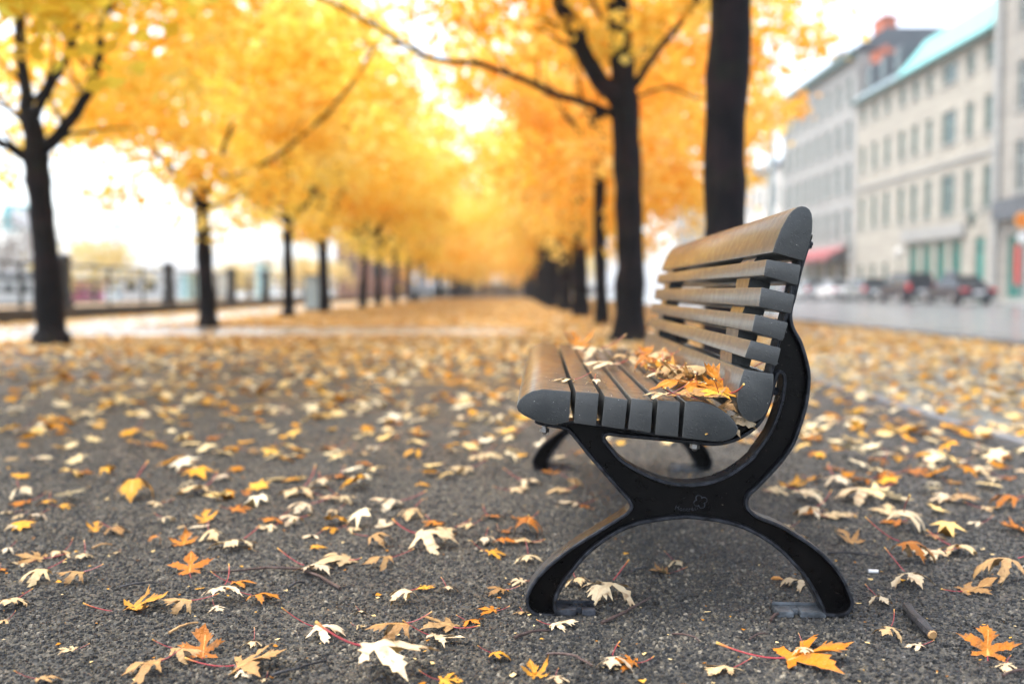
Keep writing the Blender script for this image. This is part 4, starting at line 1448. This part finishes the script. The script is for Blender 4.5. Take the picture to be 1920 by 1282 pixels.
def leaf_mesh(name, seed, kx, ky, fold, wave, flip):
    """two-sided blade, about 1 unit long, base at the origin, tips bending to -z when not flipped, +z when flipped (so they touch the ground)"""
    rs = random.Random(seed)
    asym = rs.uniform(.88, 1.12)
    j = lambda: rs.uniform(-.016, .016)
    right = [(x * asym + j() * (x > .01), y + j()) for x, y in HALF]
    left = [(-x / asym + j(), y + j()) for x, y in reversed(HALF[1:-1])]
    w1, w2 = rs.uniform(0, 6.28), rs.uniform(0, 6.28)
    def warp(p):
        th = math.atan2(p[1] - .2, p[0]); g = 1 + .13 * math.sin(2 * th + w1) + .08 * math.sin(5 * th + w2)
        return (p[0] * g, .2 + (p[1] - .2) * g)
    out = [warp(p) for p in right + left]
    pts = [Vector(p) for p in out]
    n = len(pts)
    extra = []
    for (a, c) in VEINS:
        for f in (.18, .36, .54, .72, .88):
            p = (a[0] + (c[0] - a[0]) * f, a[1] + .03 + (c[1] - a[1] - .03) * f)
            if inside(p, out): extra.append(p)
    for _ in range(26):
        p = (rs.uniform(-.6, .6), rs.uniform(0, .95))
        if inside(p, out) and min(math.hypot(p[0] - q[0], p[1] - q[1]) for q in out + extra) > .06: extra.append(p)
    vv, _, ff, *_r = delaunay_2d_cdt(pts + [Vector(p) for p in extra], [(i, (i + 1) % n) for i in range(n)], [], 0, 1e-6)
    tris = []
    for f in ff:
        c = sum((vv[i] for i in f), Vector((0, 0))) / len(f)
        if inside(c, out): tris.append(tuple(f))
    ph = rs.uniform(0, 6)
    V, ve = [], []
    for v in vv:
        x, y = v.x, v.y - .35
        dvn = min(seg_d((v.x, v.y), a, c) for a, c in VEINS)
        z = fold * min(dvn, .12) + wave * (math.sin(5.2 * x + ph) * math.cos(4.3 * y + ph * 1.7) + .6 * math.sin(9 * y - 7 * x + ph))
        # bend about both axes
        zx = -(1 - math.cos(kx * x)) / kx if abs(kx) > 1e-3 else 0
        xx = math.sin(kx * x) / kx if abs(kx) > 1e-3 else x
        zy = -(1 - math.cos(ky * y)) / ky if abs(ky) > 1e-3 else 0
        yy = math.sin(ky * y) / ky if abs(ky) > 1e-3 else y
        zz = z + zx + zy
        V.append((xx, yy + .35, -zz if flip else zz)); ve.append(max(0, 1 - dvn / .03))
    m = len(V); th = .006
    V2 = V + [(x, y, z - th) for x, y, z in V]
    F = [t if (Vector(V[t[1]]) - Vector(V[t[0]])).cross(Vector(V[t[2]]) - Vector(V[t[0]])).z > 0 else tuple(reversed(t)) for t in tris]
    F2 = [tuple(i + m for i in reversed(t)) for t in F]
    me = bpy.data.meshes.new(name)
    me.from_pydata(V2, [], F + F2)
    me.materials.append(M['leaf_top']); me.materials.append(M['leaf_under'])
    me.polygons.foreach_set('material_index', [0] * len(F) + [1] * len(F2))
    me.polygons.foreach_set('use_smooth', [True] * len(me.polygons))
    at = me.attributes.new('vein', 'FLOAT', 'POINT'); at.data.foreach_set('value', ve + ve)
    rm = [1.0 if i < n else 0.0 for i in range(m)]
    at = me.attributes.new('rim', 'FLOAT', 'POINT'); at.data.foreach_set('value', rm + rm)
    me.update()
    return me


POSES = {'arched': [(1.1, .7, .35, .034), (1.6, .4, .4, .03), (.8, 1.2, .4, .036), (1.3, .6, .4, .042), (1.4, 1.0, .5, .03)], 'flat': [(.4, .3, .3, .032), (.6, -.3, .3, .036), (.3, .6, .35, .034), (.4, .2, .4, .04)], 'curled': [(3.2, .3, .2, .02), (2.6, 1.6, .3, .022)], 'rolled': [(3.3, .5, .1, .02)], 'cupped': [(-.9, -.8, .4, .05), (-1.6, -.4, .3, .05), (-.6, -1.4, .35, .05)]}
LM = {}
sd = 300
for po, lst in POSES.items():
    for fl in (False, True):
        LM[po, fl] = []
        for q in lst * (3 if po == 'rolled' else 2):
            sd += 1
            LM[po, fl].append(leaf_mesh('fallen_leaf', sd, *q, fl))


def stem_mesh(seed, flip):
    rs = random.Random(seed)
    b = MB(); pts = []; L = rs.uniform(.5, .9); up = rs.uniform(.15, .5); sx = rs.uniform(-.2, .2)
    for k in range(8):
        f = k / 7
        pts.append((sx * f * f, .03 - L * f, (up * f ** 1.5) * (-1 if flip else 1)))
    b.tube(pts, [.013, .0115, .011, .011, .011, .0115, .013, .020], 6)
    me = b.mesh('stem', M['stem'], True)
    at = me.attributes.new('along', 'FLOAT', 'POINT')
    at.data.foreach_set('value', [min(1, (i // 6) / 7) for i in range(len(me.vertices))])
    return me


SM = {fl: [stem_mesh(700 + i, fl) for i in range(4)] for fl in (False, True)}
COLS = {'O': [(.50, .165, .012), (.56, .20, .015), (.42, .14, .015)], 'Y': [(.64, .32, .03), (.60, .28, .025)], 'T': [(.42, .25, .10), (.36, .20, .075), (.46, .29, .13)], 'P': [(.70, .50, .22), (.66, .42, .16), (.60, .46, .28)]}
LEAVES = []     # records for the labels


def put_leaf(px, py, wpx, col, pose=None, rot=None, tilt=None, pos=None, group='fallen maple leaves on the asphalt', z0=0.0, lift=0.0, scale=None):
    p = Vector(pos) if pos is not None else ground(px, py)
    d = p.y
    s = scale or wpx / FPX * math.hypot(d, p.x) / 1.12
    fl = col == 'P'
    if pose is None:
        pose = R.choice(['arched', 'arched', 'arched', 'flat', 'curled'] if fl else ['arched', 'flat', 'curled', 'cupped'])
    me = R.choice(LM[pose, fl])
    o = link('fallen_leaf', me)
    rz = R.uniform(0, 360) if rot is None else rot
    tl = math.radians(tilt * .6 if tilt is not None else R.uniform(-9, 9)); tl2 = math.radians(R.uniform(-9, 9))
    eu = Matrix.Rotation(math.radians(rz), 3, 'Z') @ Matrix.Rotation(tl, 3, 'X') @ Matrix.Rotation(tl2 + (math.pi if fl else 0), 3, 'Y')
    co = np.empty(len(me.vertices) * 3, np.float32); me.vertices.foreach_get('co', co); co = co.reshape(-1, 3)
    Wd = co @ np.array(eu).T
    if not scale:
        s = wpx / FPX * d / float(np.ptp(Wd[:, 0]))
        s = min(s, .17)
    Wd = Wd * s
    c = (Wd.max(0) + Wd.min(0)) / 2
    o.rotation_euler = eu.to_euler()
    o.scale = (s, s, s)
    o.location = (p.x - c[0], p.y - c[1], z0 + lift - float(np.quantile(Wd[:, 2], .03)) + .0015)
    cc = R.choice(COLS[col]); f = R.uniform(.88, 1.1)
    o.color = (min(cc[0] * f, .85), cc[1] * f, cc[2] * f, 1)
    st = link('stem', R.choice(SM[fl]), o)
    LEAVES.append(dict(o=o, x=p.x, y=p.y, col=col, pose=pose, s=s, tilt=abs(tilt or 0), group=group))
    return o


# (x, y, width, colour, pose, rotation, tilt) read from the photograph
LIST = [
 (45,933,50,'P','arched',None,None),(38,946,45,'O','flat',None,None),(90,948,42,'Y','arched',None,None),(124,953,32,'Y','arched',None,None),(70,975,42,'P','arched',180,None),(13,964,30,'P',None,None,None),(33,971,25,'P','flat',None,None),(30,992,36,'P','arched',None,None),
 (179,995,34,'Y','cupped',0,55),(217,1002,54,'T','arched',None,None),(253,935,70,'Y','curled',None,None),(362,930,80,'P','arched',160,None),(290,950,32,'P','arched',None,None),(463,928,24,'O','cupped',0,45),(450,956,44,'O','flat',None,None),(386,978,48,'Y','cupped',20,45),
 (315,980,36,'P','arched',None,None),(375,989,42,'P','flat',None,None),(338,991,22,'P','flat',None,None),(292,1024,30,'O','rolled',30,None),(343,1020,56,'O','cupped',10,32),(399,1012,50,'P','arched',None,None),(429,1030,105,'P','arched',165,None),(355,1072,86,'O','flat',15,55),
 (217,1040,26,'P','flat',None,None),(113,1043,52,'P','arched',170,None),(156,1050,46,'P','arched',195,None),(12,1036,34,'P','arched',None,None),(57,1050,62,'T','flat',None,None),(33,1060,44,'P','flat',None,None),(4,1072,24,'O',None,None,None),(71,1094,62,'P','curled',110,None),(133,1095,60,'T','curled',100,None),
 (22,1140,66,'P','arched',185,None),(6,1168,34,'P','flat',None,None),(456,1097,52,'O','flat',280,None),(374,1105,24,'Y','flat',None,None),(266,1142,92,'Y','cupped',285,26),(333,1148,62,'T','curled',95,None),(414,1132,96,'P','arched',175,None),(407,1146,38,'P','flat',None,None),(498,1130,60,'O','arched',270,None),
 (125,1219,34,'P','flat',90,None),(472,1214,46,'P','arched',185,None),(375,1226,92,'O','flat',10,58),(352,1242,72,'T','curled',None,None),(268,1268,84,'T','arched',100,None),(483,1250,112,'T','flat',275,26),(456,1268,48,'P','flat',None,None),(90,1281,52,'T','flat',None,None),
 (555,930,82,'P','arched',None,None),(605,914,58,'P','arched',None,None),(620,941,50,'P','arched',None,None),(654,947,40,'P','curled',None,None),(562,966,52,'P','curled',100,None),(544,985,48,'P','curled',80,None),(507,979,60,'O','flat',None,None),(498,994,48,'P','flat',None,None),(624,963,30,'P','arched',None,None),
 (724,953,66,'P','arched',100,None),(766,973,62,'P','arched',170,None),(815,986,54,'O','flat',None,None),(718,988,40,'P','flat',None,None),(666,996,32,'P','flat',None,None),(620,998,38,'Y','arched',None,None),(581,1009,44,'P','flat',None,None),(596,1028,40,'Y','arched',None,None),(715,1026,52,'T','curled',280,None),
 (834,1004,58,'P','arched',None,None),(873,988,38,'P','flat',None,None),(927,973,54,'O','flat',None,None),(945,999,36,'O','cupped',None,None),(814,1028,92,'P','arched',265,None),(909,1022,52,'P','arched',None,None),(948,1019,50,'O','arched',None,None),(930,1042,44,'Y','flat',None,None),
 (629,1056,86,'P','arched',60,None),(590,1076,80,'P','arched',240,None),(709,1064,62,'T','arched',110,None),(797,1107,42,'Y','flat',30,None),(842,1112,46,'P','arched',190,None),(933,1114,50,'T','arched',None,None),(757,1132,58,'P','curled',60,None),(678,1152,26,'P','arched',None,None),(675,1177,28,'P','flat',None,None),
 (915,1146,46,'O','flat',80,None),(826,1174,80,'T','flat',60,14),(887,1169,52,'O','flat',None,None),(614,1195,72,'P','arched',268,None),(727,1207,88,'T','rolled',95,None),(837,1206,74,'P','flat',262,None),(939,1238,46,'Y','arched',262,None),(741,1264,176,'P','arched',285,-12),(846,1279,52,'Y','flat',None,None),(492,1277,30,'P','flat',None,None),
 (993,910,50,'P','arched',None,None),(1045,924,55,'P','arched',None,None),(975,920,40,'P','flat',None,None),(1067,948,50,'P','flat',100,None),(1097,952,26,'O','flat',None,None),(978,977,46,'O','cupped',None,None),(990,1003,54,'O','curled',None,None),(984,1018,56,'P','flat',None,None),(990,1056,60,'P','arched',175,None),
 (972,1096,34,'P','arched',None,None),(1085,1100,60,'P','arched',190,None),(1137,1122,104,'P','arched',150,None),(1236,1076,44,'T','cupped',100,15),(1270,1061,40,'P','arched',200,None),(1058,1177,56,'P','arched',272,None),(978,1152,42,'T','flat',None,None),(1151,1256,80,'P','arched',170,None),(1170,1247,60,'O','flat',90,None),(1356,1260,74,'P','flat',115,None),(1002,1266,58,'Y','cupped',20,40),(1049,1280,56,'P','flat',185,None),
 (1455,926,50,'P','arched',None,None),(1517,939,66,'P','arched',None,None),(1580,914,70,'P','arched',None,None),(1601,939,80,'P','arched',None,None),(1515,962,40,'O','flat',None,None),(1519,970,58,'P','arched',None,None),(1562,971,62,'P','flat',None,None),(1589,966,36,'P','arched',None,None),(1666,963,72,'P','flat',None,None),
 (1713,967,30,'P','flat',None,None),(1473,991,30,'P','arched',None,None),(1504,1009,36,'P','flat',None,None),(1589,1016,58,'T','cupped',20,36),(1672,982,50,'O','flat',90,None),(1696,998,82,'P','curled',None,None),(1753,1010,42,'T','flat',None,None),(1765,940,60,'P','arched',None,None),(1810,944,66,'T','arched',None,None),
 (1857,956,38,'P','flat',None,None),(1887,954,52,'O','curled',None,None),(1827,984,32,'P','flat',90,None),(1905,996,62,'O','cupped',None,20),(1737,1043,62,'P','flat',80,None),(1800,1040,78,'P','arched',200,None),(1717,1054,76,'O','curled',270,None),(1711,1100,92,'P','arched',185,None),(1869,1088,86,'T','curled',80,None),
 (1832,1107,74,'T','flat',275,20),(1491,1101,62,'P','arched',100,None),(1651,1132,54,'P','arched',190,None),(1666,1196,56,'P','arched',None,None),(1714,1215,40,'P','flat',90,None),(1532,1240,142,'O','flat',268,22),(1507,1238,48,'P','arched',170,None),(1860,1228,108,'O','flat',-25,68),(1884,1256,48,'P','flat',None,None),
]
for (px, py, wd, c, po, ro, ti) in LIST:
    lf = .012 if (px, py) in ((1507, 1238), (414, 1132)) else 0
    put_leaf(px, py, wd, c, po, ro, ti, lift=lf)
# the rest of the three hundred that show largest, by density of the photograph
def dens(X, Y):
    """how thickly the ground is strewn (0..1)"""
    if 14.8 < Y < 18.4 and -9 < X < .2: return .06
    if X < -6.9 and X > -9.4: return .10
    if X < -10.2: return .6
    d = .42
    if X > 1.0 and Y > 2.6: d = .95
    if X > .3 and X < 1.2 and Y < 4.3 and Y > 1.9: d = .12
    if X < -.8 and Y < 3.2: d = .40
    if Y > 5: d = .55
    if Y > 10: d = .85
    if X < -2.0 and 5 < Y < 11: d = .40
    if X > 2.4 and X < 6.2: d = .9 if Y < 14 else .6
    return d


near_n = 0
tries = 0
pts_used = [(l['x'], l['y']) for l in LEAVES]
while near_n < 128 and tries < 9000:
    tries += 1
    px = R.uniform(-20, 1940); py = R.uniform(745, 915)
    p = ground(px, py)
    if R.random() > dens(p.x, p.y): continue
    if .1 < p.x < .98 and 1.9 < p.y < 3.9 and R.random() < .75: continue
    if min((p.x - a) ** 2 + (p.y - c) ** 2 for a, c in pts_used) < .006: continue
    pts_used.append((p.x, p.y))
    c = R.choice('PPPPPYYOOOTT')
    put_leaf(px, py, 0, c, scale=R.uniform(.05, .095))
    near_n += 1

# litter beyond: one mass
def litter(seed):
    rs = np.random.RandomState(seed)
    m = 240000
    X = rs.uniform(-13, 6.15, m); Y = rs.uniform(2.6, 85, m)
    rho = np.interp(Y, [2.6, 3.2, 3.9, 5, 8, 11, 16, 85], [0, 7, 17, 24, 29, 38, 44, 44]) / 46      # leaves per area
    zone = np.array([dens(a, c) for a, c in zip(X, Y)])
    ok = (np.abs(X) < .56 * Y + .6) & (rs.rand(m) < rho * zone) & ~((X > -10.85) & (X < -10.15))
    ok &= ~((X > .05) & (X < 1.05) & (Y < 3.95) & (rs.rand(m) < .8))
    X, Y = X[ok], Y[ok]
    n = len(X)
    s = rs.uniform(.026, .052, n)
    a = rs.uniform(0, 6.28, n)
    # a folded maple outline: centre strip of six rim points round two spine points
    base = np.array([(-1.0, .1), (-.35, .35), (-.55, .95), (0.05, .55), (.5, 1.0), (.4, .35), (1.05, .0), (.4, -.35), (.5, -1.0), (.05, -.55), (-.55, -.95), (-.35, -.35)])
    k = len(base)
    P = base[None] * s[:, None, None] * rs.uniform(.8, 1.2, (n, k, 1))
    ca, sa = np.cos(a)[:, None], np.sin(a)[:, None]
    x = P[:, :, 0] * ca - P[:, :, 1] * sa; y = P[:, :, 0] * sa + P[:, :, 1] * ca
    curl = rs.uniform(-.9, .5, n)[:, None]
    r2 = (P ** 2).sum(2) / s[:, None]
    tilt = rs.uniform(-.45, .45, (n, 1)); tiltb = rs.uniform(-.35, .35, (n, 1))
    z = curl * r2 * .5 + x * tilt + y * tiltb + rs.uniform(-.1, .1, (n, k)) * s[:, None]
    z -= z.min(1)[:, None]
    z += .003
    cz = z.mean(1) + .1 * s
    z[X > 6.2] += .0
    V = np.zeros((n, k + 1, 3))
    V[:, :k, 0] = x + X[:, None]; V[:, :k, 1] = y + Y[:, None]; V[:, :k, 2] = z
    V[:, k, 0] = X; V[:, k, 1] = Y; V[:, k, 2] = cz
    q = []
    for i in range(0, k, 2):
        q.append([k, i, (i + 1) % k, (i + 2) % k])
    F = (np.array(q)[None] + (np.arange(n) * (k + 1))[:, None, None]).reshape(-1)
    T = np.where(rs.rand(n) < .58, rs.uniform(.44, .95, n), rs.uniform(0, .42, n))
    far = np.clip((Y - 9) / 14, 0, 1)
    T = np.where(rs.rand(n) < far * .3, T * .7, T)
    return V.reshape(-1, 3), F, np.repeat(T, k + 1)


V_, F_, T_ = litter(9)


def crumbs(n, seed):
    rs = np.random.RandomState(seed)
    Y = 1.4 + 4.2 * rs.rand(n) ** 1.2; X = rs.uniform(-1, 1, n) * (.56 * Y + .1)
    ok = X < 2.2; X, Y = X[ok], Y[ok]; n = len(X)
    s = rs.uniform(.0015, .006, n) * rs.choice([.6, 1, 1, 1.5], n); a = rs.uniform(0, 6.28, n); el = rs.uniform(.25, 1, n)
    V = np.zeros((n, 4, 3))
    for kk, (u, v) in enumerate(((-1, -.6), (.8, -1), (1, .7), (-.7, 1))):
        px_, py_ = u * s * rs.uniform(.7, 1.2, n), v * s * el
        V[:, kk, 0] = X + px_ * np.cos(a) - py_ * np.sin(a); V[:, kk, 1] = Y + px_ * np.sin(a) + py_ * np.cos(a); V[:, kk, 2] = .003 + s * rs.uniform(0, .7, n)
    return V.reshape(-1, 3), np.arange(n * 4), np.repeat(rs.choice([.0, .05, .3, .5, .6], n), 4)


Vc, Fc_, Tc = crumbs(900, 12)
F_ = np.concatenate([F_, Fc_ + len(V_)]); V_ = np.vstack([V_, Vc]); T_ = np.concatenate([T_, Tc])
lt = link('leaf_litter', quad_mesh('leaf_litter', V_, F_, T_, M['litter'], True))
tag(lt, kind='stuff')

CN0 = {'O': 'orange', 'Y': 'golden yellow', 'T': 'tan brown', 'P': 'pale straw'}
# leaves lying on the bench seat
A_ = Sp(*z1(335, 957)); B_ = Sp(*z1(940, 1005))
seat_n = Vector((-(B_[1] - A_[1]), B_[0] - A_[0])).normalized()


def seat_hit(px, py):
    d = ray(px, py); C = Vector((0, 0, CAMZ))
    n = BX * seat_n.x + Vector((0, 0, 1)) * seat_n.y
    p0 = BO + BX * A_[0] + Vector((0, 0, A_[1]))
    t = (p0 - C).dot(n) / d.dot(n)
    return C + d * t


SEAT = [(1085, 650, .11, 'O', 'cupped', 10, 50, 'orange leaf standing upright at the far end of the bench seat'),
        (1100, 670, .10, 'P', 'arched', 90, 0, 'pale leaf lying across the seat slats near the far end'),
        (1128, 688, .085, 'P', 'flat', 60, 0, 'pale flat leaf with red stem in the middle of the seat slats'),
        (1178, 680, .10, 'P', 'arched', 120, 0, 'pale arched leaf on the seat just left of the heaped leaves'),
        (1222, 680, .12, 'O', 'cupped', 30, 30, 'orange leaf at the far end of the heap against the backrest'),
        (1240, 690, .10, 'P', 'curled', 40, 10, 'pale curled leaf on top of the far end of the heap'),
        (1250, 706, .12, 'Y', 'cupped', 60, 26, 'yellow leaf in the middle of the heap against the backrest'),
        (1215, 700, .09, 'O', 'curled', 0, 15, 'orange curled leaf at the outer edge of the heap'),
        (1285, 722, .11, 'P', 'cupped', 80, 24, 'large pale leaf standing on the near end of the heap'),
        (1318, 726, .12, 'P', 'curled', 100, 18, 'pale ribbed leaf leaning on the lowest backrest slat'),
        (1268, 736, .11, 'O', 'flat', 100, 8, 'orange leaf under the pale leaf at the front of the heap'),
        (1330, 745, .12, 'O', 'flat', 20, 10, 'orange leaf below the near end of the heap'),
        (1300, 748, .10, 'T', 'flat', 300, 6, 'tan flat leaf over the last gap of the seat slats'),
        (1352, 742, .10, 'O', 'cupped', 40, 60, 'orange leaf upright against the backrest at the near end'),
        (1116, 722, .045, 'P', 'arched', 180, 0, 'small white leaf on the gap between second and third seat slat'),
        (1056, 716, .05, 'P', 'flat', 90, 0, 'small white leaf on the front seat slat edge'),
        (1232, 745, .055, 'P', 'flat', 80, 0, 'small white leaf on the near edge of the fourth seat slat')]
for (px, py, s, c, po, ro, ti, lab) in SEAT:
    p = seat_hit(px, py)
    o = put_leaf(0, 0, 0, c, po, ro, ti, pos=p, z0=p.z, scale=s, group='leaves on the bench seat', lift=.006 if s > .06 and px > 1200 else 0)
    LEAVES[-1]['label'] = lab
RH = random.Random(77)
for i in range(26):
    f = (i + RH.random()) / 26                       # far end of the heap to the near end
    px = 1195 + 145 * f + RH.uniform(-22, 22); py = 672 + 78 * f + RH.uniform(-6, 10)
    c = RH.choice('OPPTOYTP'); p = seat_hit(px, py)
    o = put_leaf(0, 0, 0, c, RH.choice(['flat', 'flat', 'arched', 'curled', 'cupped']), RH.uniform(0, 360), RH.uniform(-14, 16), pos=p, z0=p.z, scale=RH.uniform(.06, .09), group='leaves on the bench seat', lift=.001 + .007 * RH.random())
    LEAVES[-1]['heap'] = c
ORD = ['first', 'second', 'third', 'fourth', 'fifth', 'sixth', 'seventh', 'eighth', 'ninth', 'tenth', 'eleventh', 'twelfth', 'thirteenth', 'fourteenth', 'fifteenth']
for c in 'OYPT':
    for q, l in enumerate(sorted((l for l in LEAVES if l.get('heap') == c), key=lambda l: -l['y'])):
        l['label'] = f"{ORD[q]} {CN0[c]} leaf from the far end of the heap on the bench seat"
# two leaves slid into the crack between seat and backrest
for (px, py, s, c, ti, lab) in ((1368, 768, .085, 'T', 40, 'tan leaf slipping into the crack behind the last seat slat'), (1388, 792, .08, 'P', 55, 'pale torn leaf wedged in the crack between seat and backrest')):
    x, z = bl(px, py, SY0 + .05)
    p = BO + BX * x + AX * (SY0 + .06) + Vector((0, 0, z))
    o = put_leaf(0, 0, 0, c, 'curled', -60, ti, pos=p, z0=p.z - .02, scale=s, group='leaves on the bench seat')
    LEAVES[-1]['label'] = lab

# labels of the leaves on the ground
CN = {'O': 'orange', 'Y': 'yellow', 'T': 'tan brown', 'P': 'pale cream'}
PN = {'arched': 'arched', 'flat': 'flat', 'curled': 'curled', 'rolled': 'rolled up', 'cupped': 'cupped'}
seen = {}
G = [l for l in LEAVES if 'label' not in l]
for l in G:
    size = 'large' if l['s'] > .105 else 'small' if l['s'] < .06 else 'middling'
    pose = 'upturned' if l['tilt'] > 30 else PN[l['pose']]
    oth = sorted((m for m in G if m is not l), key=lambda m: (m['x'] - l['x']) ** 2 + (m['y'] - l['y']) ** 2)[0]
    dx, dy = l['x'] - oth['x'], l['y'] - oth['y']
    rel = ('right of' if dx > 0 else 'left of') if abs(dx) > abs(dy) else ('behind' if dy > 0 else 'in front of')
    osz = 'large ' if oth['s'] > .105 else 'small ' if oth['s'] < .06 else ''
    bx = l['x'] - BO.x
    zone = ('under the bench' if -.3 < bx < .35 and BO.y - .05 < l['y'] < BO.y + 1.8 else 'in front of the bench end' if -.35 < bx < .4 and l['y'] < BO.y else 'right of the bench' if bx > 0 and l['y'] < 4 else 'behind the bench' if bx > 0 else
            'at the bottom left' if l['x'] < -.55 and l['y'] < 2.35 else 'left of the bench foot' if l['y'] < 2.35 else 'far left of the bench' if l['x'] < -1.1 else 'on the asphalt left of the bench')
    lab = f"{size} {pose} {CN[l['col']]} leaf {rel} a {osz}{CN[oth['col']]} one, {zone}"
    l['label'] = lab
    seen.setdefault(lab, []).append(l)
for lab, ls in seen.items():
    if len(ls) > 1:
        ls.sort(key=lambda l: l['y'])
        wd = ['nearest', 'second nearest', 'third nearest', 'fourth nearest', 'fifth nearest', 'sixth nearest']
        for i, l in enumerate(ls):
            if i < 6: l['label'] = lab.replace(' leaf ', f' leaf ({wd[i]} such) ') if False else f'{wd[i]} {lab}'
for l in LEAVES:
    tag(l['o'], ' '.join(l['label'].split()[:16]), 'leaf', l['group'])

# ------------------------------------------------------------------ twigs and scraps
def twig(pix, r0, r1, mat, label, name='twig', lift=0.0):
    pts = [ground(u, v) for u, v in pix]
    base = pts[0].copy()
    P, Q = [], []
    n = len(pts)
    for i in range(n - 1):
        for k in range(4):
            f = k / 4
            a = pts[i].lerp(pts[i + 1], f)
            if 0 < i < n - 1 or k: a += Vector((R.uniform(-.0015, .0015), R.uniform(-.0015, .0015), 0))
            g = (i + f) / (n - 1); rr = r0 + (r1 - r0) * g
            P.append(a - base + Vector((0, 0, rr + lift + .003 + .006 * math.sin(math.pi * g)))); Q.append(rr)
    P.append(pts[-1] - base + Vector((0, 0, r1 + .003))); Q.append(r1)
    b = MB(); b.tube(P, Q, 8, True, 0, .1, R)
    o = b.build(name, M[mat], None, True); o.location = base
    tag(o, label, 'stick' if name == 'stick' else 'twig', 'twigs on the asphalt')
    return o


twig([(638, 1108), (600, 1088), (560, 1074), (500, 1072), (440, 1077), (390, 1076)], .0040, .0022, 'twig', 'longest thin brown twig, running from the orange leaf to the pale leaves')
twig([(540, 1107), (570, 1095)], .0035, .0025, 'stick', 'short dark twig just below the long brown twig')
twig([(1128, 1173), (1175, 1156), (1200, 1140), (1221, 1123)], .0035, .0022, 'twig', 'curved brown twig lying between the bench feet, beside the left lug')
s = twig([(1700, 1147), (1712, 1170), (1728, 1186), (1748, 1202)], .0095, .0105, 'stick', 'thick dark stick with a broken pale end right of the bench', 'stick')
e = ground(1748, 1202); b = MB()
dirv = (ground(1748, 1202) - ground(1728, 1186)).normalized()
bp = e - s.location + Vector((0, 0, .0135))
b.tube([bp, bp + dirv * .004], [.0098, .007], 10); b.build('broken_end', M['straw'], s)
twig([(965, 1201), (1000, 1194), (1031, 1186)], .0035, .002, 'twig', 'reddish brown twig in front of the left bench foot')
twig([(1025, 1231), (1070, 1237), (1110, 1252)], .0026, .002, 'twig', 'thin twig touching the pale leaf at the bottom centre')
twig([(508, 1273), (560, 1263), (612, 1242)], .003, .002, 'stick', 'dark twig running to the stem of the largest pale leaf')
twig([(1553, 1041), (1600, 1044), (1655, 1050)], .0035, .002, 'stick', 'dark straight twig behind the white scrap on the right')
twig([(224, 1105), (260, 1102), (296, 1096)], .003, .002, 'stick', 'short dark twig behind the big yellow leaf at left')
twig([(317, 1192), (345, 1182), (371, 1171)], .003, .002, 'straw', 'tan stalk in front of the big yellow leaf at left')
twig([(1174, 1082), (1213, 1067)], .003, .002, 'stick', 'small dark twig left of the tan leaf under the bench')
twig([(173, 1031), (210, 1024)], .003, .002, 'straw', 'tan stalk behind the pair of arched pale leaves')
twig([(1738, 1007), (1770, 1003), (1778, 1006)], .004, .002, 'stick', 'dark twig beside the curled pale leaf on the right')
twig([(1445, 1168), (1462, 1155)], .0032, .0025, 'twig', 'small brown twig tip beside the worn grey foot lug')
twig([(1260, 1192), (1300, 1202), (1312, 1206)], .002, .0015, 'twig', 'hair thin red twig in front of the bench middle')
twig([(1405, 1203), (1440, 1192)], .002, .0015, 'twig', 'hair thin dark twig in front of the right foot lug')
twig([(1880, 1272), (1930, 1262)], .003, .002, 'twig', 'brown twig in the bottom right corner')
g = ground(1637, 1074)
b = MB(); b.tube([(-.011, 0, .005), (.011, -.003, .005)], [.0042, .0042], 10); o = b.build('cigarette_end', M['white']); o.location = g
tag(o, 'small white cigarette end lying on the asphalt right of the bench', 'litter')
g = ground(1457, 1088)
b = MB(); b.tube([(-.014, .002, .004), (-.008, .001, .006), (.004, 0, .006), (.013, -.003, .004)], [.001, .0045, .0045, .0012], 8); o = b.build('seed', M['straw'], None, True); o.location = g
o.data.materials[0] = simple('orange seed husk', (.55, .24, .06), .5, .4)
tag(o, 'small orange seed husk between the bench feet near the right leg', 'seed')
